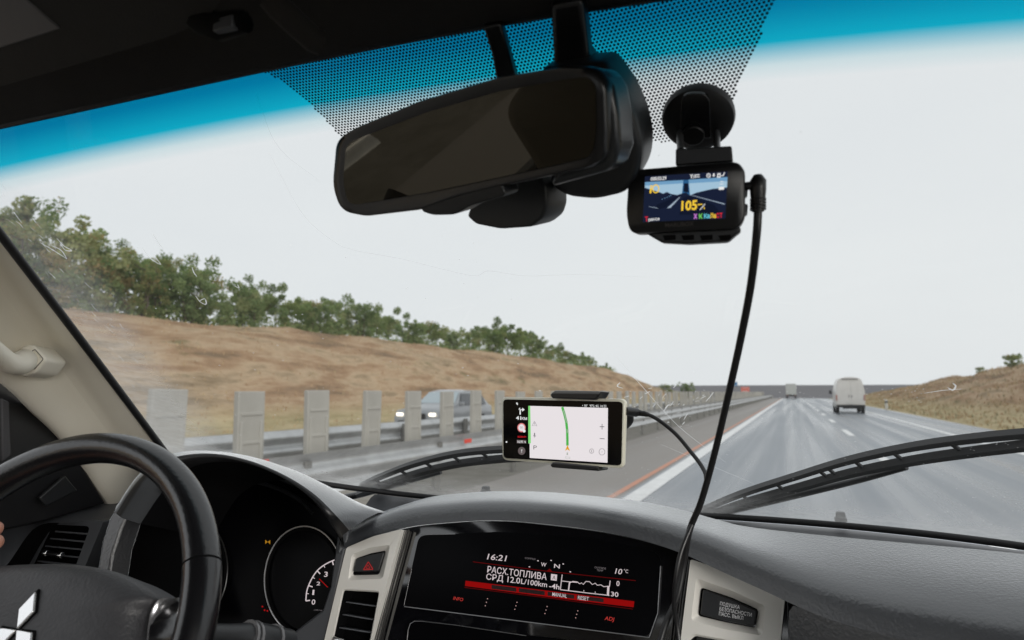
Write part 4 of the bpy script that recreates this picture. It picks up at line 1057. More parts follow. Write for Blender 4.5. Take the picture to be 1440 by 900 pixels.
# spoke from pad to rim with satin trim arc
mb = MB()
sp_t = [(215, 850, -.008), (240, 842, -.012), (262, 838, -.006)]; sp_b = [(205, 930, -.008), (228, 935, -.012), (262, 930, -.006)]
rows_ = []
for f_ in np.linspace(0, 1, 9):
    rows_.append([PS.hit(a[0] + (b[0] - a[0]) * f_, a[1] + (b[1] - a[1]) * f_, (a[2] + .012 * math.sin(math.pi * f_))) for a, b in zip(sp_t, sp_b)])
mb.grid(rows_); mb.grid([[p - SN * .02 for p in r] for r in rows_], flip=True); mb.grid([rows_[0], [p - SN * .02 for p in rows_[0]]])
mb.build('spoke', rim_grip, sw, smooth=60)
mb = MB()
A_ = PS.hits(spline([(236, 840), (224, 843), (214, 856), (209, 874), (206, 905), (207, 960)], 24), .004); B_ = PS.hits(spline([(241, 842), (229, 847), (220, 859), (214.5, 876), (211.5, 905), (213, 960)], 24), .002)
mb.grid([A_, B_]); mb.grid([B_, [p - SN * .01 for p in B_]]); mb.build('spoke_trim', mat('satin_chrome', (.5, .5, .52), .25, metal=.9), sw, smooth=60)
# column behind the wheel and the stalk
mb = MB(); dn_ = Vector((0, 0, -.05)); mb.tube([SWC - SN * .03 + dn_ * .4, SWC - SN * .22 + dn_], [.045, .055], 24); mb.build('column_shroud', plastic_black, sw, smooth=60)
st = MB(); A = W(285, 893, .50); B = W(345, 896, .55); C_ = W(405, 905, .60)
st.tube([A, A.lerp(B, .5), B, B.lerp(C_, .15), B.lerp(C_, .4), C_], [.010, .011, .013, .0155, .0155, .014], 14); stk = st.build('wiper_stalk', plastic_dark, car, smooth=50)
mb = MB()
for t_ in (.05, .16, .62): p_ = B.lerp(C_, t_); d_ = (C_ - B).normalized(); mb.tube([p_ - d_ * .0015, p_ + d_ * .0015], .0165, 16)
mb.build('stalk_rings', mat('grey_ring', (.12, .12, .125), .3), stk, smooth=50)

# ---- A pillar, door, roof
e_px = [(-130, 145), (-60, 240), (0, 327), (70, 423), (140, 520), (200, 602), (236, 650), (275, 700)]
ep = [glass(x + 1, y - 1, -.006) for x, y in e_px]
def PW(x, y, X): return WX(x, y, X)
r1 = [(-150, 190, -.80), (-75, 295, -.82), (-8, 380, -.845), (44, 450, -.87), (96, 522, -.895), (148, 595, -.92), (185, 650, -.935), (220, 700, -.95)]
r2 = [(-190, 250, -.80), (-120, 360, -.825), (-50, 440, -.85), (5, 500, -.87), (58, 552, -.895), (108, 612, -.92), (160, 680, -.935), (195, 730, -.95)]
r3 = [(-230, 330, -.82), (-170, 410, -.84), (-90, 480, -.87), (0, 540, -.90), (42, 580, -.92), (84, 622, -.935), (140, 700, -.95), (175, 750, -.96)]
m1 = [(a.x * .5 + b[2] * .5) for a, b in zip(ep, r1)]
P1 = [PW(*q) for q in r1]; P2 = [PW(*q) for q in r2]; P3 = [PW(*q) for q in r3]
mid = [(a + b) / 2 + Vector((.006, -.014, .004)) for a, b in zip(ep, P1)]
mb = MB()
R_ = [spline([tuple(p) for p in r], 40) for r in (ep, mid, P1, P2, P3)]
R_ = [[Vector(p) for p in r] for r in R_]
R_.append([p + Vector((-.03, .02, 0)) for p in R_[-1]])
mb.grid(R_)
pil = mb.build('windscreen_pillar', beige, car, smooth=70)
s_ = pil.modifiers.new('sub', 'SUBSURF'); s_.levels = 2; s_.render_levels = 2
# grab handle on the pillar
mb = MB(); hp = [(-120, 250, .32), (-90, 345, .355), (-55, 425, .40), (-25, 478, .44), (0, 502, .475), (18, 512, .50), (34, 508, .53), (44, 500, .56)]
pts = [W(*q) for q in spline(hp, 36)]
mb.tube(pts, [.0115 + .0025 * math.sin(i / 6) * 0 + (.002 if i > 26 else 0) for i in range(36)], 16)
gh = mb.build('grab_handle', beige, car, smooth=70)
PH = Plane(W(48, 497, .545), (.55, -1, .05))
mb = MB(); mb.prism(PH.hits(rounded([(30, 486), (45, 483.5), (65, 505), (50, 524), (30, 530), (22, 505)], 6, 4), .010), -PH.n * .05); mb.build('handle_cap', beige, gh, bevel=.004, seg=3)
mb = MB(); o_ = rounded([(42, 496), (49, 491), (61, 505), (48, 520)], 2, 3); P_ = PH.hits(o_, .0102); mb.tube(P_, .0005, 5, closed=True); mb.build('cap_seam', mat('seam_shadow', (.16, .15, .13), .8), gh, smooth=60)
# door: dark panel below the side glass, mirror sail in the corner
mb = MB()
mb.prism([Vector((-1.03, y, z)) for y, z in ((.98, .75), (.98, 1.42), (.84, 1.50), (.74, 1.58), (.62, 1.63), (.54, 1.60), (.46, 1.34), (-1.1, 1.34), (-1.1, .75))], (-.05, 0, 0))
dr = mb.build('door', plastic_dark, car, bevel=.01)
mb = MB(); P = [WX(*q) for q in ((-40, 455, -.945), (6, 522, -.945), (92, 612, -.945), (150, 708, -.945), (60, 735, -.945), (-60, 760, -.945))]
mb.prism(P, (-.09, 0, 0)); mb.build('mirror_sail', plastic_black, dr, bevel=.004)
mb = MB(); P = [WX(*q) for q in ((2, 560, -.935), (14, 565, -.935), (17, 640, -.935), (3, 650, -.935))]; mb.prism(P, (-.008, 0, 0)); mb.build('sail_trim', mat('soft_grey', (.05, .05, .055), .6), dr, bevel=.002)
mb = MB(); P = [WX(*q) for q in ((55, 700, -.935), (92, 668, -.935), (110, 690, -.935), (66, 712, -.935))]; mb.prism(P, (-.006, 0, 0)); mb.build('speaker_cover', plastic_dark, dr, bevel=.002)
mb = MB(); mb.prism([Vector((.58, y, z)) for y, z in ((.98, .75), (.98, 1.45), (.55, 1.36), (-1.1, 1.32), (-1.1, .75))], (.05, 0, 0)); mb.build('door', plastic_dark, car, bevel=.01)
# far right pillar
mb = MB(); A = [rows[j][-1] for j in range(0, nv + 1, 4)]
mb.grid([[p + Vector((.0, -.008, 0)) for p in A], [p + Vector((.05, -.03, 0)) for p in A], [p + Vector((.10, -.10, 0)) for p in A], [p + Vector((.14, -.10, 0)) for p in A]]); mb.build('windscreen_pillar', beige, car, smooth=60)
# roof lining
hl = [rows[-1][i] for i in range(0, ns + 1, 2)]
ext = [Vector((-1.0, hl[0].y - .1, hl[0].z - .03))] + hl + [Vector((.62, hl[-1].y - .1, hl[-1].z - .03))]
def rrow(dy, dz_, crown): return [Vector((p.x, p.y + dy, p.z + dz_ + crown * (1 - ((p.x + .2) / .85) ** 2))) for p in ext]
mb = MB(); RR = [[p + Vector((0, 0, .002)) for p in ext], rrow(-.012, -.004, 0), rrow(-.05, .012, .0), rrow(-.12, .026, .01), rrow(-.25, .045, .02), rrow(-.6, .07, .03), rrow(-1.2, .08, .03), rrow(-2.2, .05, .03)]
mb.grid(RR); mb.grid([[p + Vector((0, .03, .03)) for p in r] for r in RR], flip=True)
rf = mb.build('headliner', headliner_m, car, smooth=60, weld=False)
# rear of the cabin: side frames, back wall with window, seats (what the mirror sees)
mb = MB()
for X in (-1.0, .62):
    mb.box((X, -.95, 1.64), (.03, .08, .7)); mb.box((X, -1.95, 1.64), (.03, .20, .7)); mb.box((X, -.6, 1.99), (.03, 2.3, .06)); mb.box((X, -1.6, .95), (.03, 1.1, .75))
mb.box((-.2, -2.15, .98), (1.7, .03, .76)); mb.box((-.2, -2.15, 1.98), (1.7, .03, .12)); mb.box((-.95, -2.15, 1.7), (.2, .03, .6)); mb.box((.55, -2.15, 1.7), (.2, .03, .6))
mb.box((-.2, -.6, .55), (1.7, 3.2, .04))
mb.build('cabin_shell', mat('cabin_trim', (.34, .32, .28), .8), car)
seat_m = mat('seat_cloth', (.3, .27, .22), .9, bump=(300, .5, .001))
for X in (-.62,):
    mb = MB(); mb.box((X, -.42, 1.25), (.48, .14, .72), Matrix.Rotation(math.radians(-12), 3, 'X')); s1 = mb.build('front_seat', seat_m, car, bevel=.05, seg=4)
    mb = MB(); mb.box((X, -.52, 1.72), (.26, .10, .17)); mb.build('headrest', seat_m, s1, bevel=.035, seg=4)

# sun visor folded against the lining
PVs = Plane(W(120, 60, .30), (0, -.35, -1))
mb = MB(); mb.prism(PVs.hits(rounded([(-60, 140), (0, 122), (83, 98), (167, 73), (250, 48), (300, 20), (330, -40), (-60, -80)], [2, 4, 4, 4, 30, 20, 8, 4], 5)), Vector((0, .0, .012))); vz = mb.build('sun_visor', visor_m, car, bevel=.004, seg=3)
mb = MB(); mb.prism(PVs.hits([(-40, 78), (0, 68), (85, 41), (30, -6), (-40, -30)], .001), Vector((0, 0, .002))); mb.build('visor_mirror_cover', mat('pale_cover', (.10, .098, .10), .45), vz, bevel=.001)
mb = MB(); a = W(262, 20, .30); b = W(355, 28, .31)
mb.tube([W(266, 22, .31), W(285, 30, .31), W(310, 38, .31), W(345, 30, .31)], [.006, .009, .009, .007], 10); vc = mb.build('visor_clip', mat('clip_black', (.004, .004, .004), .8, spec=.1), car, smooth=60)
mb = MB(); c_ = W(318, 35, .305); mb.box(c_, (.016, .006, .008)); mb.build('clip_bracket', plastic_grey, vc, bevel=.001)
# overhead console edge
mb = MB(); P = [W(380, -5, .30), W(392, 10, .305), W(415, 32, .315), W(440, 55, .33), W(452, 60, .335)]
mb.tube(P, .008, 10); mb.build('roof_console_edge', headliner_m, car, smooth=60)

# ---- rear view mirror
PM = Plane(EYE + ray(660, 205).normalized() * .50, (-.20, -1, -.42))
mir = empty('rear_view_mirror', tuple(PM.p)); mir.parent = car; mir.location = PM.p - Vector(car.location); ORG[mir.name] = PM.p
def shell(outl, depth_rings, pl, m, name, parent, front_inset=None, smooth_a=60):
    """closed rounded shell: outline on plane, rings (scale, offset along normal)"""
    P = pl.hits(outl); c = sum(P, Vector()) / len(P); mb = MB(); rr = []
    for f_, o_ in depth_rings: rr.append([c + (p - c) * f_ + pl.n * o_ for p in P])
    mb.grid(rr, 0, closed=True); mb.poly(rr[-1]); mb.poly(rr[0][::-1]); return mb.build(name, m, parent, smooth=smooth_a)
m_out = rounded([(474, 196), (500, 180), (591, 142), (704, 108), (790, 94), (835, 95), (853, 120), (855, 180), (852, 222), (832, 235), (704, 262), (645, 276), (591, 295), (515, 304), (480, 297), (468, 262)], [14, 8, 2, 2, 6, 16, 12, 8, 16, 8, 2, 4, 4, 8, 16, 16], 6)
m_in = rounded([(487, 203), (505, 194), (600, 158), (704, 128), (790, 112), (828, 108), (838, 120), (839, 180), (835, 210), (826, 222), (704, 249), (600, 271), (500, 288), (489, 284), (482, 255)], [10, 6, 2, 2, 6, 12, 8, 8, 8, 8, 2, 4, 6, 8, 14], 6)
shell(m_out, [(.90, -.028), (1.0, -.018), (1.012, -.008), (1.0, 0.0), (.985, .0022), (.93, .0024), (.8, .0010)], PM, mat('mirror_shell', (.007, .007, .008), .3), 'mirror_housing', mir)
mb = MB(); mb.poly(PM.hits(m_in, .0031)); 
def mirror_mat():
    m = bpy.data.materials.new('dimming_mirror'); m.use_nodes = True; nt = m.node_tree; nt.nodes.clear()
    g = nt.nodes.new('ShaderNodeBsdfGlossy'); g.inputs[0].default_value = (.055, .05, .04, 1); g.inputs[1].default_value = .015
    d = nt.nodes.new('ShaderNodeBsdfDiffuse'); d.inputs[0].default_value = (.012, .010, .007, 1); a = nt.nodes.new('ShaderNodeAddShader'); o = nt.nodes.new('ShaderNodeOutputMaterial')
    nt.links.new(g.outputs[0], a.inputs[0]); nt.links.new(d.outputs[0], a.inputs[1]); nt.links.new(a.outputs[0], o.inputs[0]); return m
mb.build('mirror_glass', mirror_mat(), mir, smooth=0)
mb = MB(); mb.prism(PM.hits(rounded([(590, 290), (645, 274), (705, 258), (712, 275), (660, 290), (640, 302), (608, 303), (594, 298)], [4, 2, 4, 8, 6, 8, 8, 3], 4), .002), -PM.n * .02); mb.build('button_bar', plastic_dark, mir, bevel=.003, seg=3)
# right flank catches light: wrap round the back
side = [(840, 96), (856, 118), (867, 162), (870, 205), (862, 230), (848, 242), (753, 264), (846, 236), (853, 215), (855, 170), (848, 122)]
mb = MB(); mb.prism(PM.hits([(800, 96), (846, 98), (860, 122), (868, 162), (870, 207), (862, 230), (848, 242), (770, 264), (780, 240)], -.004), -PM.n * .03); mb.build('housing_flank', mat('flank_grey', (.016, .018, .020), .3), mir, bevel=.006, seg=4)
# sensor pods behind
PB = Plane(EYE + ray(840, 170).normalized() * .515, (-.12, -1, -.75))
pod = rounded([(760, 95), (850, 85), (880, 125), (897, 165), (905, 200), (903, 236), (884, 270), (840, 280), (800, 276), (776, 262)], [8, 12, 12, 10, 12, 16, 16, 12, 12, 12], 5)
mb = MB(); P = PB.hits(pod); c = sum(P, Vector()) / len(P); rr = [[c + (p - c) * f_ + PB.n * o_ for p in P] for f_, o_ in ((1, -.03), (1, -.006), (.985, 0), (.95, .004), (.8, .006))]
mb.grid(rr, 0, closed=True); mb.poly(rr[-1]); mb.build('sensor_cover', plastic_dark, mir, smooth=60)
pod2 = rounded([(660, 296), (672, 268), (700, 250), (752, 238), (768, 262), (769, 290), (764, 306), (748, 319), (704, 322), (669, 315), (657, 304)], [6, 4, 4, 6, 6, 6, 6, 6, 6, 5, 4], 4)
PB2 = Plane(EYE + ray(712, 295).normalized() * .56, (-.3, -1, -.35))
mb = MB(); P = PB2.hits(pod2); c = sum(P, Vector()) / len(P); rr = [[c + (p - c) * f_ + PB2.n * o_ for p in P] for f_, o_ in ((.98, -.030), (1, -.026), (1, -.002), (.985, 0), (.96, .001))]
mb.grid(rr, 0, closed=True); mb.poly(rr[-1]); mb.build('camera_pod', plastic_dark, mir, bevel=.002)
# stem to the glass, and the wire cover
mb = MB(); st_a = [glass(*q, -.006) for q in ((781, -12), (826, -20), (834, 60), (868, 110), (760, 118), (786, 90))]
mb.prism(st_a, GN * .02); mb.build('mirror_stem', plastic_black, mir, bevel=.004, seg=3)
mb = MB(); st_b = [glass(*q, -.005) for q in ((683, 28), (708, 24), (718, 60), (732, 112), (704, 116), (696, 70))]; mb.prism(st_b, GN * .010); mb.build('wire_cover', plastic_black, mir, bevel=.002)

# ---- washer/bonnet bumps seen over the cowl, bonnet
for px, py in ((683, 688), (1182, 725)):
    c = glass(px, py - 1, .05)
    mb = MB(); mb.box(c, (.012, .012, .008)); mb.box(c + Vector((0, -.0, -.006)), (.016, .016, .006)); mb.build('washer_nozzle', rubber, car, bevel=.0025, seg=3)
mb = MB(); hr = []
for y, z in ((1.13, 1.37), (1.3, 1.34), (1.6, 1.28), (2.0, 1.18), (2.3, 1.06), (2.42, .85)):
    hr.append([Vector((-.2 + .82 * t, y - .12 * t * t, z - .05 * t * t)) for t in np.linspace(-1, 1, 17)])
mb.grid(hr); mb.build('bonnet', mat('bonnet_paint', (.3, .31, .32), .25, coat=1.), car, smooth=60)

# ---- wipers resting part way up the glass
def wiper(ctr, w0, name, arm, claws):
    root = empty(name, tuple(glass(*ctr[0], .02))); root.parent = car; loc = Vector(root.location); root.location = loc - Vector(car.location); ORG[root.name] = loc
    P = spline(ctr, 40)
    top = [glass(x, y, .010) for x, y in P]
    tdir = Vector((0, -GS, 1)).normalized()
    n_ = len(top); outn = -GN
    def bar(c_, hw, h0, h1, name, m):
        mb = MB(); r0 = [[p - tdir * hw + outn * h0, p - tdir * hw * .7 + outn * h1, p + tdir * hw * .7 + outn * h1, p + tdir * hw + outn * h0] for p in c_]
        mb.grid(r0, 0, closed=True); mb.poly(r0[0]); mb.poly(r0[-1][::-1]); return mb.build(name, m, root, smooth=50)
    bar([p - tdir * w0 * .42 for p in top], .0046, .0, .010, 'wiper_blade', rubber)
    arch = [p + tdir * w0 * (-.30 + .50 * math.sin(math.pi * (i + .5) / n_) ** .6) for i, p in enumerate(top)]
    bar(arch[1:-1], .0052, .010, .018, 'blade_frame', plastic_black)
    for t in claws:
        i = int(t * (n_ - 1)); p = top[i]; d_ = (top[min(i + 1, n_ - 1)] - top[i - 1]).normalized()
        mb = MB(); mb.tube([p - tdir * w0 * .46 + outn * .006 + d_ * .010, arch[i] + outn * .013 - d_ * .006], .0026, 6); mb.build('claw', plastic_black, root, smooth=60)
    A = [glass(*q, .045) for q in arm]; mb = MB(); mb.tube([Vector(q) for q in spline([tuple(a) for a in A], 16)], [.0065 - .003 * i / 15 for i in range(16)], 8); mb.build('wiper_arm', plastic_black, root, smooth=60)
wiper([(972, 733), (1040, 708), (1120, 685), (1200, 663), (1290, 645), (1380, 632), (1480, 620)], .026, 'wiper', [(955, 736), (1010, 722), (1100, 701), (1200, 677), (1275, 657)], (.18, .3, .42, .46, .52, .62, .78))
wiper([(497, 694), (530, 682), (580, 665), (640, 651), (700, 644), (740, 642)], .024, 'wiper', [(485, 700), (520, 692), (570, 678), (620, 664)], (.2, .34, .48, .6, .74, .86))

# ================================================================== THINGS IN THE CABIN
# ---- phone and its holder
PP = Plane(EYE + ray(790, 610).normalized() * .78, (-.24, -1, .02))
UPV = Vector((0, 0, 1))
ph = empty('phone', tuple(PP.p)); tag(ph, 'smartphone in a pale case showing a white route map with a green line', 'phone')
case_o = rounded([(705, 558), (879, 561), (876, 659), (706, 647)], 8, 6)
face_o = rounded([(707.5, 561.5), (875.5, 565), (873.5, 655), (708, 644)], 6, 6)
shell(case_o, [(.96, -.0085), (.99, -.0075), (1.0, -.005), (1.0, -.001), (.99, .0)], PP, mat('phone_case', (.74, .72, .60), .3, spec=.6, coat=.4), 'phone_case', ph)
mb = MB(); mb.prism(PP.hits(face_o, .0006), -PP.n * .003); mb.build('phone_body', mat('phone_glass', (.002, .002, .003), .12, spec=.12), ph)
mb = MB(); Q = lambda x, y: (700 + x / 7.5, 545 + y / 7.5)
def poly_px(pl, pts, mi, off): mb.poly(pl.hits([Q(*p) for p in pts], off), mi)
poly_px(PP, [(322, 193), (1162, 215), (1157, 793), (337, 742), (336, 590), (322, 588)], 0, .0010)
poly_px(PP, [(322, 193), (343, 194), (349, 588), (322, 588)], 1, .0013)
SK = lambda pts, w_, mi, off=.0014: stroke(mb, PP, [Q(*p) for p in pts], w_ / 7.5, mi, off)
SK([(680, 206), (700, 270), (722, 360), (732, 450), (734, 540), (735, 612)], 26, 2); SK([(692, 240), (712, 310), (724, 370)], 8, 5, .0016); SK([(731, 440), (733, 480)], 8, 5, .0016)
poly_px(PP, [(735, 605), (762, 670), (735, 652), (710, 668)], 3, .0017)
SK([(733, 685), (733, 712)], 14, 5)
TX = lambda s_, a, b, h, mi, bold=0.: text(mb, PP, s_, Q(*a), Q(*b), h / 7.5, mi, .0016, bold)
TX('3216', (708, 748), (765, 751), 22, 5)
SK([(1075, 412), (1126, 414)], 7, 4); SK([(1100, 384), (1100, 442)], 7, 4); SK([(1075, 538), (1127, 541)], 7, 4)
SK(ring(990, 670, 22, 24, 18), 4, 4); SK(ring(1099, 678, 31, 34, 20), 4, 4); SK([(990, 660), (990, 684)], 5, 4); SK([(1099, 674), (1099, 682)], 6, 4)
SK([(387, 358), (412, 403), (362, 400), (387, 358)], 5, 4); SK([(387, 375), (387, 390)], 4, 4)
SK([(388, 478), (388, 510)], 10, 4); SK([(376, 500), (380, 515), (397, 516), (402, 502)], 4, 4); SK([(388, 516), (388, 530)], 4, 4)
TX('P', (376, 652), (411, 654), 42, 4)
# dark column left
TX('41', (192, 338), (245, 340), 38, 6, .02); TX('КМ', (252, 338), (308, 342), 28, 6, .02)
SK([(236, 285), (236, 235), (262, 233)], 13, 6); poly_px(PP, [(258, 212), (284, 233), (258, 254)], 6, .0016); SK([(222, 232), (236, 214)], 8, 6)
SK([(195, 160), (200, 172), (212, 182)], 8, 6); SK([(200, 160), (212, 168)], 7, 6)
mb.poly(PP.hits([Q(*p) for p in ring(250, 423, 44, 48, 26)[:-1]], .0014), 7); mb.poly(PP.hits([Q(*p) for p in ring(250, 423, 33, 36, 24)[:-1]], .0016), 0)
TX('90', (232, 440), (268, 441), 32, 4); mb.poly(PP.hits([Q(*p) for p in ring(278, 458, 15, 16, 14)[:-1]], .0018), 6)
TX('60.0км/ч', (210, 528), (298, 528), 20, 8, .02)
poly_px(PP, [(200, 552), (300, 555), (300, 590), (200, 587)], 9, .0014); TX('16,91 ч', (208, 582), (294, 584), 24, 6, .01)
mb.poly(PP.hits([Q(*p) for p in ring(252, 668, 39, 42, 24)[:-1]], .0014), 9); SK([(252, 652), (252, 686)], 13, 6)
mb.poly(PP.hits([Q(*p) for p in ring(92, 574, 9, 9, 10)[:-1]], .0014), 6)
TX('▾ 30°  97% 4G 16:22', (890, 202), (1146, 208), 26, 6)
mb.build('phone_screen', [emis('map_white', (.80, .75, .77), 1.0), emis('map_green_edge', (.25, .75, .22), .9), emis('route_green', (.10, .55, .10), .8), emis('arrow_orange', (.85, .42, .03), .9), emis('icon_grey', (.22, .21, .22), .6),
                            emis('faint_grey', (.5, .55, .48), .8), emis('ui_white', (.9, .9, .9), .9), emis('sign_pink', (.8, .25, .25), .85), emis('ui_red', (.75, .02, .03), .8), emis('ui_dim', (.16, .13, .13), .8)], ph, smooth=0, weld=False)
mb = MB(); mb.tube([PP.hit(877, 584, -.004), PP.hit(877, 600, -.004)], .0012, 6); mb.build('side_button', mat('phone_case', (0, 0, 0)), ph, smooth=60)

hd = empty('phone_holder', tuple(PP.p)); tag(hd, 'black clamp holder with suction cup gripping the smartphone on the windscreen', 'phone holder')
mb = MB(); mb.prism(PP.hits([(773, 555), (779, 549.5), (845, 550.5), (841, 558), (836, 562.5), (776, 560)], .006), -PP.n * .022); mb.build('upper_jaw', plastic_black, hd, bevel=.0015)
mb = MB(); mb.prism(PP.hits([(780, 549), (844, 550), (842, 554.5), (776, 554)], .0065), -PP.n * .020); mb.build('jaw_pad', mat('grey_pad', (.14, .145, .15), .3), hd, bevel=.001)
mb = MB(); mb.prism(PP.hits([(777, 650), (838, 656), (843, 661), (841, 662.5), (776, 657.5), (773, 654)], .006), -PP.n * .022); mb.build('lower_jaw', plastic_black, hd, bevel=.0015)
mb = MB(); mb.prism(PP.hits([(790, 562), (832, 563), (832, 652), (790, 648)], -.012), -PP.n * .010); mb.build('back_plate', plastic_black, hd, bevel=.002)
gc = glass(853, 582, -.006); pn = PP.hit(811, 606, -.02)
mb = MB(); rr = []
cupn = GN
a_ = cupn.orthogonal().normalized(); b_ = cupn.cross(a_)
for R2_, o_ in ((.034, 0), (.0345, .003), (.033, .006), (.025, .011), (.016, .016), (.012, .024)): rr.append([gc + cupn * o_ + (a_ * math.cos(t) + b_ * math.sin(t)) * R2_ for t in [2 * math.pi * k / 40 for k in range(40)]])
mb.grid(rr, 0, closed=True); mb.poly(rr[-1]); mb.poly(rr[0]); mb.build('suction_cup', rubber, hd, smooth=50)
mb = MB(); mb.tube([gc + cupn * .02, gc.lerp(pn, .6) + Vector((0, 0, .012)), pn], [.012, .010, .011], 12); mb.build('swivel_arm', plastic_black, hd, smooth=60)

# ---- dash camera
PD = Plane(EYE + ray(965, 285).normalized() * .515, (.06, -1, -.16))
dc = empty('dash_camera', tuple(PD.p)); tag(dc, 'black dash camera stuck to the windscreen with its lit screen reading 105', 'dash camera')
body_o = rounded([(884, 239), (1038, 226), (1048, 240), (1048, 306), (1038, 322), (885, 329), (880, 300)], [13, 13, 6, 8, 10, 14, 10], 6)
shell(body_o, [(.93, -.030), (.985, -.026), (1.0, -.02), (1.0, -.003), (.99, -.0008), (.965, .0004)], PD, plastic_black, 'camera_body', dc)
mb = MB(); mb.prism(PD.hits([(905, 326), (1040, 318), (1043, 324), (1034, 331), (1024, 340), (967, 343), (930, 341), (916, 333)], -.006), -PD.n * .022); mb.build('lens_block', plastic_dark, dc, bevel=.002)
mb = MB(); 
for k in range(4): mb.prism(PD.hits([(932 + 26 * k, 331), (950 + 26 * k, 330), (950 + 26 * k, 337), (935 + 26 * k, 338)], -.0055), -PD.n * .001)
mb.build('vent_slots', void_m, dc)
Q2 = lambda x, y: (880 + x / 6.925, 220 + y / 6.925)
mb = MB()
def pd(pts, mi, off): mb.poly(PD.hits([Q2(*p) for p in pts], off), mi)
SD = lambda pts, w_, mi, off=.0022: stroke(mb, PD, [Q2(*p) for p in pts], w_ / 6.925, mi, off)
TD = lambda s_, a, b, h, mi, bold=0., sh=0.: text(mb, PD, s_, Q2(*a), Q2(*b), h / 6.925, mi, .0026, bold, sh)
pd([(187, 195), (993, 145), (970, 605), (165, 640)], 0, .0010)
# live picture: sky between hills
pd([(187, 250), (560, 230), (555, 290), (548, 360), (500, 375), (440, 365), (400, 345), (365, 362), (320, 345), (270, 330), (230, 318), (186, 305)], 1, .0013)
pd([(187, 250), (560, 230), (556, 262), (187, 285)], 2, .0015)
pd([(612, 226), (991, 200), (985, 302), (850, 315), (760, 335), (690, 352), (625, 378), (618, 300)], 1, .0013)
pd([(612, 226), (991, 200), (989, 240), (614, 262)], 2, .0015)
pd([(560, 230), (585, 229), (585, 350), (548, 360)], 3, .0014); pd([(585, 229), (612, 227), (622, 378), (585, 350)], 3, .0014)
pd([(568, 262), (608, 260), (612, 350), (590, 350), (560, 342)], 5, .0016)
pd([(400, 505), (525, 395), (530, 397), (435, 500)], 4, .0016); pd([(625, 375), (640, 376), (965, 460), (960, 468)], 4, .0016); pd([(220, 485), (300, 500), (318, 508), (230, 490)], 4, .0016)
pd([(300, 470), (500, 388), (515, 385), (380, 500), (300, 520)], 5, .0014); pd([(560, 400), (620, 385), (860, 470), (930, 560), (520, 570)], 5, .00135)
for x, y in ((352, 418), (375, 408), (398, 400), (420, 390), (436, 382)): SD([(x, y), (x + 8, y - 4)], 6, 2)
TD('000:55:29', (243, 236), (395, 226), 34, 6, .02); TD('Y', (625, 215), (655, 212), 40, 6, .03); TD('|10', (655, 212), (680, 210), 34, 6, .02); SD([(680, 180), (720, 178)], 8, 6); SD([(680, 200), (720, 198)], 8, 6)
SD(ring(806, 186, 18, 19, 16), 7, 6); SD([(797, 178), (815, 194)], 6, 6); SD([(857, 165), (857, 195)], 14, 6); SD([(845, 188), (869, 187)], 6, 6)
pd([(892, 166), (922, 160), (924, 205), (888, 208)], 6, .0024); pd([(900, 178), (915, 175), (914, 195), (899, 197)], 0, .0026); SD([(930, 190), (950, 185), (962, 155)], 9, 6)
TD('i', (230, 358), (250, 356), 76, 7, .02, .15); SD(ring(292, 315, 30, 38, 22), 11, 7)
SD([(920, 245), (950, 243)], 6, 6); SD([(915, 270), (952, 268)], 6, 6); pd([(905, 298), (957, 294), (957, 322), (905, 326)], 6, .0024)
TD('105', (540, 525), (694, 515), 92, 7, .03, .06); SD([(700, 470), (745, 466)], 11, 7); SD([(722, 520), (772, 462)], 7, 6); SD([(760, 492), (766, 512)], 9, 7)
TD('Т', (188, 634), (218, 632), 48, 8, .03); TD('расса', (222, 628), (328, 619), 22, 6, .02)
TD('X', (660, 606), (697, 604), 46, 9, .04); TD('К', (713, 604), (750, 602), 46, 10, .04); TD('Ка', (762, 602), (818, 599), 46, 11, .03); TD('Ла', (822, 600), (878, 597), 46, 7, .03); TD('СТ', (880, 597), (942, 594), 46, 8, .03)
mb.build('camera_screen', [emis('night_blue', (.012, .018, .045), .8), emis('screen_sky', (.42, .62, .78), .85), emis('screen_sky_high', (.20, .42, .66), .8), emis('screen_smear', (.03, .13, .30), .8), emis('screen_line', (.45, .55, .66), .8),
                            emis('screen_dark', (.008, .012, .03), .8), emis('ui_white', (.9, .9, .9), .9), emis('ui_yellow', (.95, .62, .05), .95), emis('ui_red2', (.8, .03, .05), .85), emis('ui_violet', (.7, .25, .8), .9), emis('ui_green', (.2, .7, .12), .9), emis('ui_cyan', (.15, .65, .8), .9)], dc, smooth=0, weld=False)
mb = MB(); text(mb, PD, 'MARUBOX', Q2(385, 690), Q2(665, 672), 40 / 6.925, 0, .0016, .02); mb.build('maker_print', mat('dark_print', (.035, .03, .028), .5), dc, smooth=0, weld=False)
mb = MB()
for y0, y1 in ((262, 276), (286, 302)): mb.prism(PD.hits([(1046, y0), (1052, y0 + 1), (1051, y1), (1046, y1 + 2)], -.008), -PD.n * .010)
mb.build('side_button', mat('grey_pad', (0, 0, 0)), dc, bevel=.001)
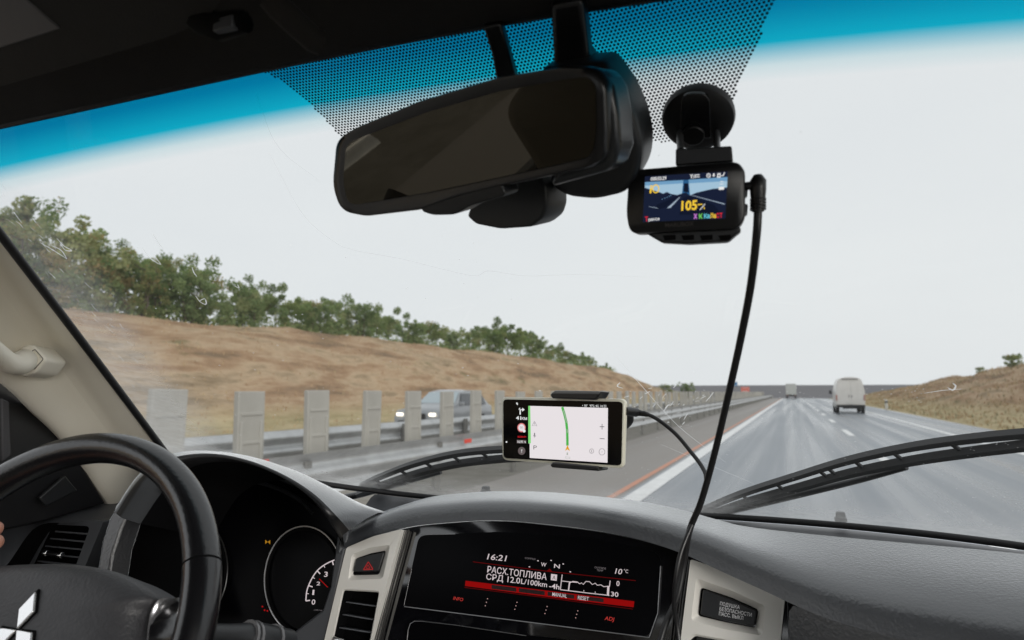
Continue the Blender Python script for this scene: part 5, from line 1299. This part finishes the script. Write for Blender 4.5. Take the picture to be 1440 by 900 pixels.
# hinge block, arms, suction cup
mb = MB(); mb.prism(PD.hits(rounded([(950, 209), (1029, 205), (1031, 227), (950, 233)], 3, 3), -.006), -PD.n * .016); mb.build('hinge_block', plastic_black, dc, bevel=.002)
gc = glass(982, 162, -.004); a_ = GN.orthogonal().normalized(); b_ = GN.cross(a_)
mb = MB(); rr = []
for R2_, o_ in ((.0268, 0), (.0272, .003), (.0262, .007), (.022, .010), (.012, .011)): rr.append([gc + GN * o_ + (a_ * math.cos(t) + b_ * math.sin(t)) * R2_ for t in [2 * math.pi * k / 48 for k in range(48)]])
mb.grid(rr, 0, closed=True); mb.poly(rr[-1]); mb.poly(rr[0]); mb.build('suction_cup', rubber, dc, smooth=40)
Pcup = Plane(gc + GN * .013, GN)
mb = MB(); mb.prism(Pcup.hits(rounded([(958, 132), (998, 132), (1000, 195), (956, 195)], [16, 16, 2, 2], 6)), -GN * .004); mb.build('lock_lever', mat('lever_black', (.010, .010, .011), .25), dc, bevel=.001)
mb = MB(); mb.disc(Pcup.hit(975, 188), GN, .0085, .004, 20); mb.build('pivot_cap', plastic_black, dc, bevel=.001)
for x0, x1 in ((953, 961), (1004, 1013)):
    A = Pcup.hit((x0 + x1) / 2 - 1, 186); B = PD.hit((x0 + x1) / 2, 212, -.014); mb = MB(); mb.tube([A, B], .0026, 8); mb.build('mount_arm', mat('arm_grey', (.06, .062, .065), .3), dc, smooth=60)

# ---- cables
def cable(name, pts, r, label, plug, plug_m=plastic_black):
    P = [W(*q) for q in spline(pts, 120)]; root = empty(name, tuple(P[0])); tag(root, label, 'cable', None)
    mb = MB(); mb.tube(P, r, 12); mb.build('cord', cable_m, root, smooth=70)
    return root, P
c1, P1_ = cable('power_cable', [(1066, 296, .505), (1064, 330, .51), (1056, 400, .53), (1043, 470, .56), (1030, 530, .59), (1014, 600, .625), (999, 660, .65), (985, 708, .665), (970, 745, .675), (962, 790, .68), (952, 840, .675), (935, 880, .67), (920, 930, .66)], .0030,
                'thick black cable hanging from the dash camera down to the centre console', None)
mb = MB(); A = W(1066, 254, .50); B = W(1066, 298, .504)
mb.tube([A + Vector((0, 0, .004)), A, A.lerp(B, .3), A.lerp(B, .6), B], [.003, .0056, .0056, .005, .0040], 14); pg = mb.build('plug', plastic_black, c1, smooth=50)
mb = MB(); mb.tube([W(1047, 262, .50), W(1066, 260, .50)], [.0028, .0036], 10); mb.build('plug_tip', plastic_black, pg, smooth=60)
mb = MB()
for k in range(4): q = A.lerp(B, .58 + .1 * k); mb.tube([q, q + Vector((0, 0, -.0012))], .0056, 12)
mb.build('strain_relief', plastic_black, pg, smooth=50)
c2, P2_ = cable('charging_cable', [(905, 580, .745), (925, 590, .74), (950, 610, .735), (972, 636, .725), (987, 656, .715), (993, 672, .705), (989, 695, .69), (976, 730, .675), (958, 775, .66), (950, 815, .655), (948, 850, .66), (952, 880, .665), (958, 930, .66)], .0021,
                'thinner black charging cable looping from the phone down beside the display', None)
mb = MB(); A = PP.hit(878, 578, -.004); B = W(896, 580, .748); C_ = W(911, 583, .744)
d1 = (B - A)
mb.tube([A, A.lerp(B, .9), B, B.lerp(C_, .3), C_], [.0050, .0050, .0042, .0032, .0026], 12); mb.build('plug', plastic_black, c2, smooth=50)

# ---- the driver's hand on the rim
def person():
    g = rimpt(math.radians(163)); root_z = None
    # joints: forearm -> wrist -> palm, four fingers wrapping over the rim towards the inside, thumb
    V = []; E_ = []; Rr = []
    def addv(p, r, par=None):
        V.append(Vector(p)); Rr.append(r); i = len(V) - 1
        if par is not None: E_.append((par, i))
        return i
    th = math.radians(153)
    rad = (SE1 * math.cos(th) + SE2 * math.sin(th)); tan = (-SE1 * math.sin(th) + SE2 * math.cos(th))   # outwards / along rim (downwards here)
    grip = rimpt(th)
    wrist = grip + rad * .070 + tan * .02 + SN * .050
    palm = grip + rad * .034 + SN * .026
    el = wrist + Vector((-.06, -.20, -.12))
    w0 = addv(wrist, .026); a = addv(wrist.lerp(el, .5), .034, w0); b = addv(el, .042, a)
    sh = addv(el + Vector((.06, -.18, .12)), .05, b)
    p0 = addv(palm, .023, w0)
    for tip_, o, r in ((PS.hit(3, 746, .006), -.014, .0086), (PS.hit(4, 764, .008), .006, .0088)):      # two fingers laid inwards over the rim
        kn = addv(grip + rad * .012 + tan * o + SN * .027, r * 1.2, p0)
        m1_ = addv(kn_ := (grip + rad * .012 + tan * o + SN * .027).lerp(tip_, .5) + SN * .008, r * 1.08, kn)
        m2_ = addv(kn_.lerp(tip_, .6), r, m1_); addv(tip_, r * .86, m2_)
    for o, L, r in ((.026, .95, .0086), (.044, .8, .0078)):                                               # two curled round it
        kn = addv(grip + rad * .024 + tan * o + SN * .008, r * 1.2, p0)
        m1_ = addv(grip + rad * .012 + tan * o - SN * .022, r * 1.08, kn)
        m2_ = addv(grip - rad * .014 * L + tan * o - SN * .024, r, m1_); addv(grip - rad * .026 * L + tan * o - SN * .006, r * .88, m2_)
    t0 = addv(grip + rad * .022 - tan * .036 + SN * .012, .0115, p0)
    t1 = addv(grip + rad * .006 - tan * .056 + SN * .018, .0098, t0); addv(grip - rad * .010 - tan * .070 + SN * .016, .0088, t1)
    me = bpy.data.meshes.new('person'); org = V[0].copy(); me.from_pydata([tuple(v - org) for v in V], E_, [])
    ob = bpy.data.objects.new('person', me); COL.objects.link(ob); ob.location = org
    me.materials.append(skin_m)
    sk = ob.modifiers.new('skin', 'SKIN'); sk.use_smooth_shade = True
    for v, r in zip(me.skin_vertices[0].data, Rr): v.radius = (r, r)
    me.skin_vertices[0].data[0].use_root = True
    s_ = ob.modifiers.new('sub', 'SUBSURF'); s_.levels = 2; s_.render_levels = 2
    tag(ob, 'hand of the driver holding the far left of the steering wheel rim', 'person')
    mb = MB(); mb.tube([wrist.lerp(el, .25), wrist.lerp(el, .6), el, el.lerp(V[sh], .5), V[sh]], [.040, .046, .054, .058, .062], 18)
    q = mb.build('sleeve', sleeve_m, None, smooth=60, org=tuple(org)); q.parent = ob; q.location = (0, 0, 0)
person()
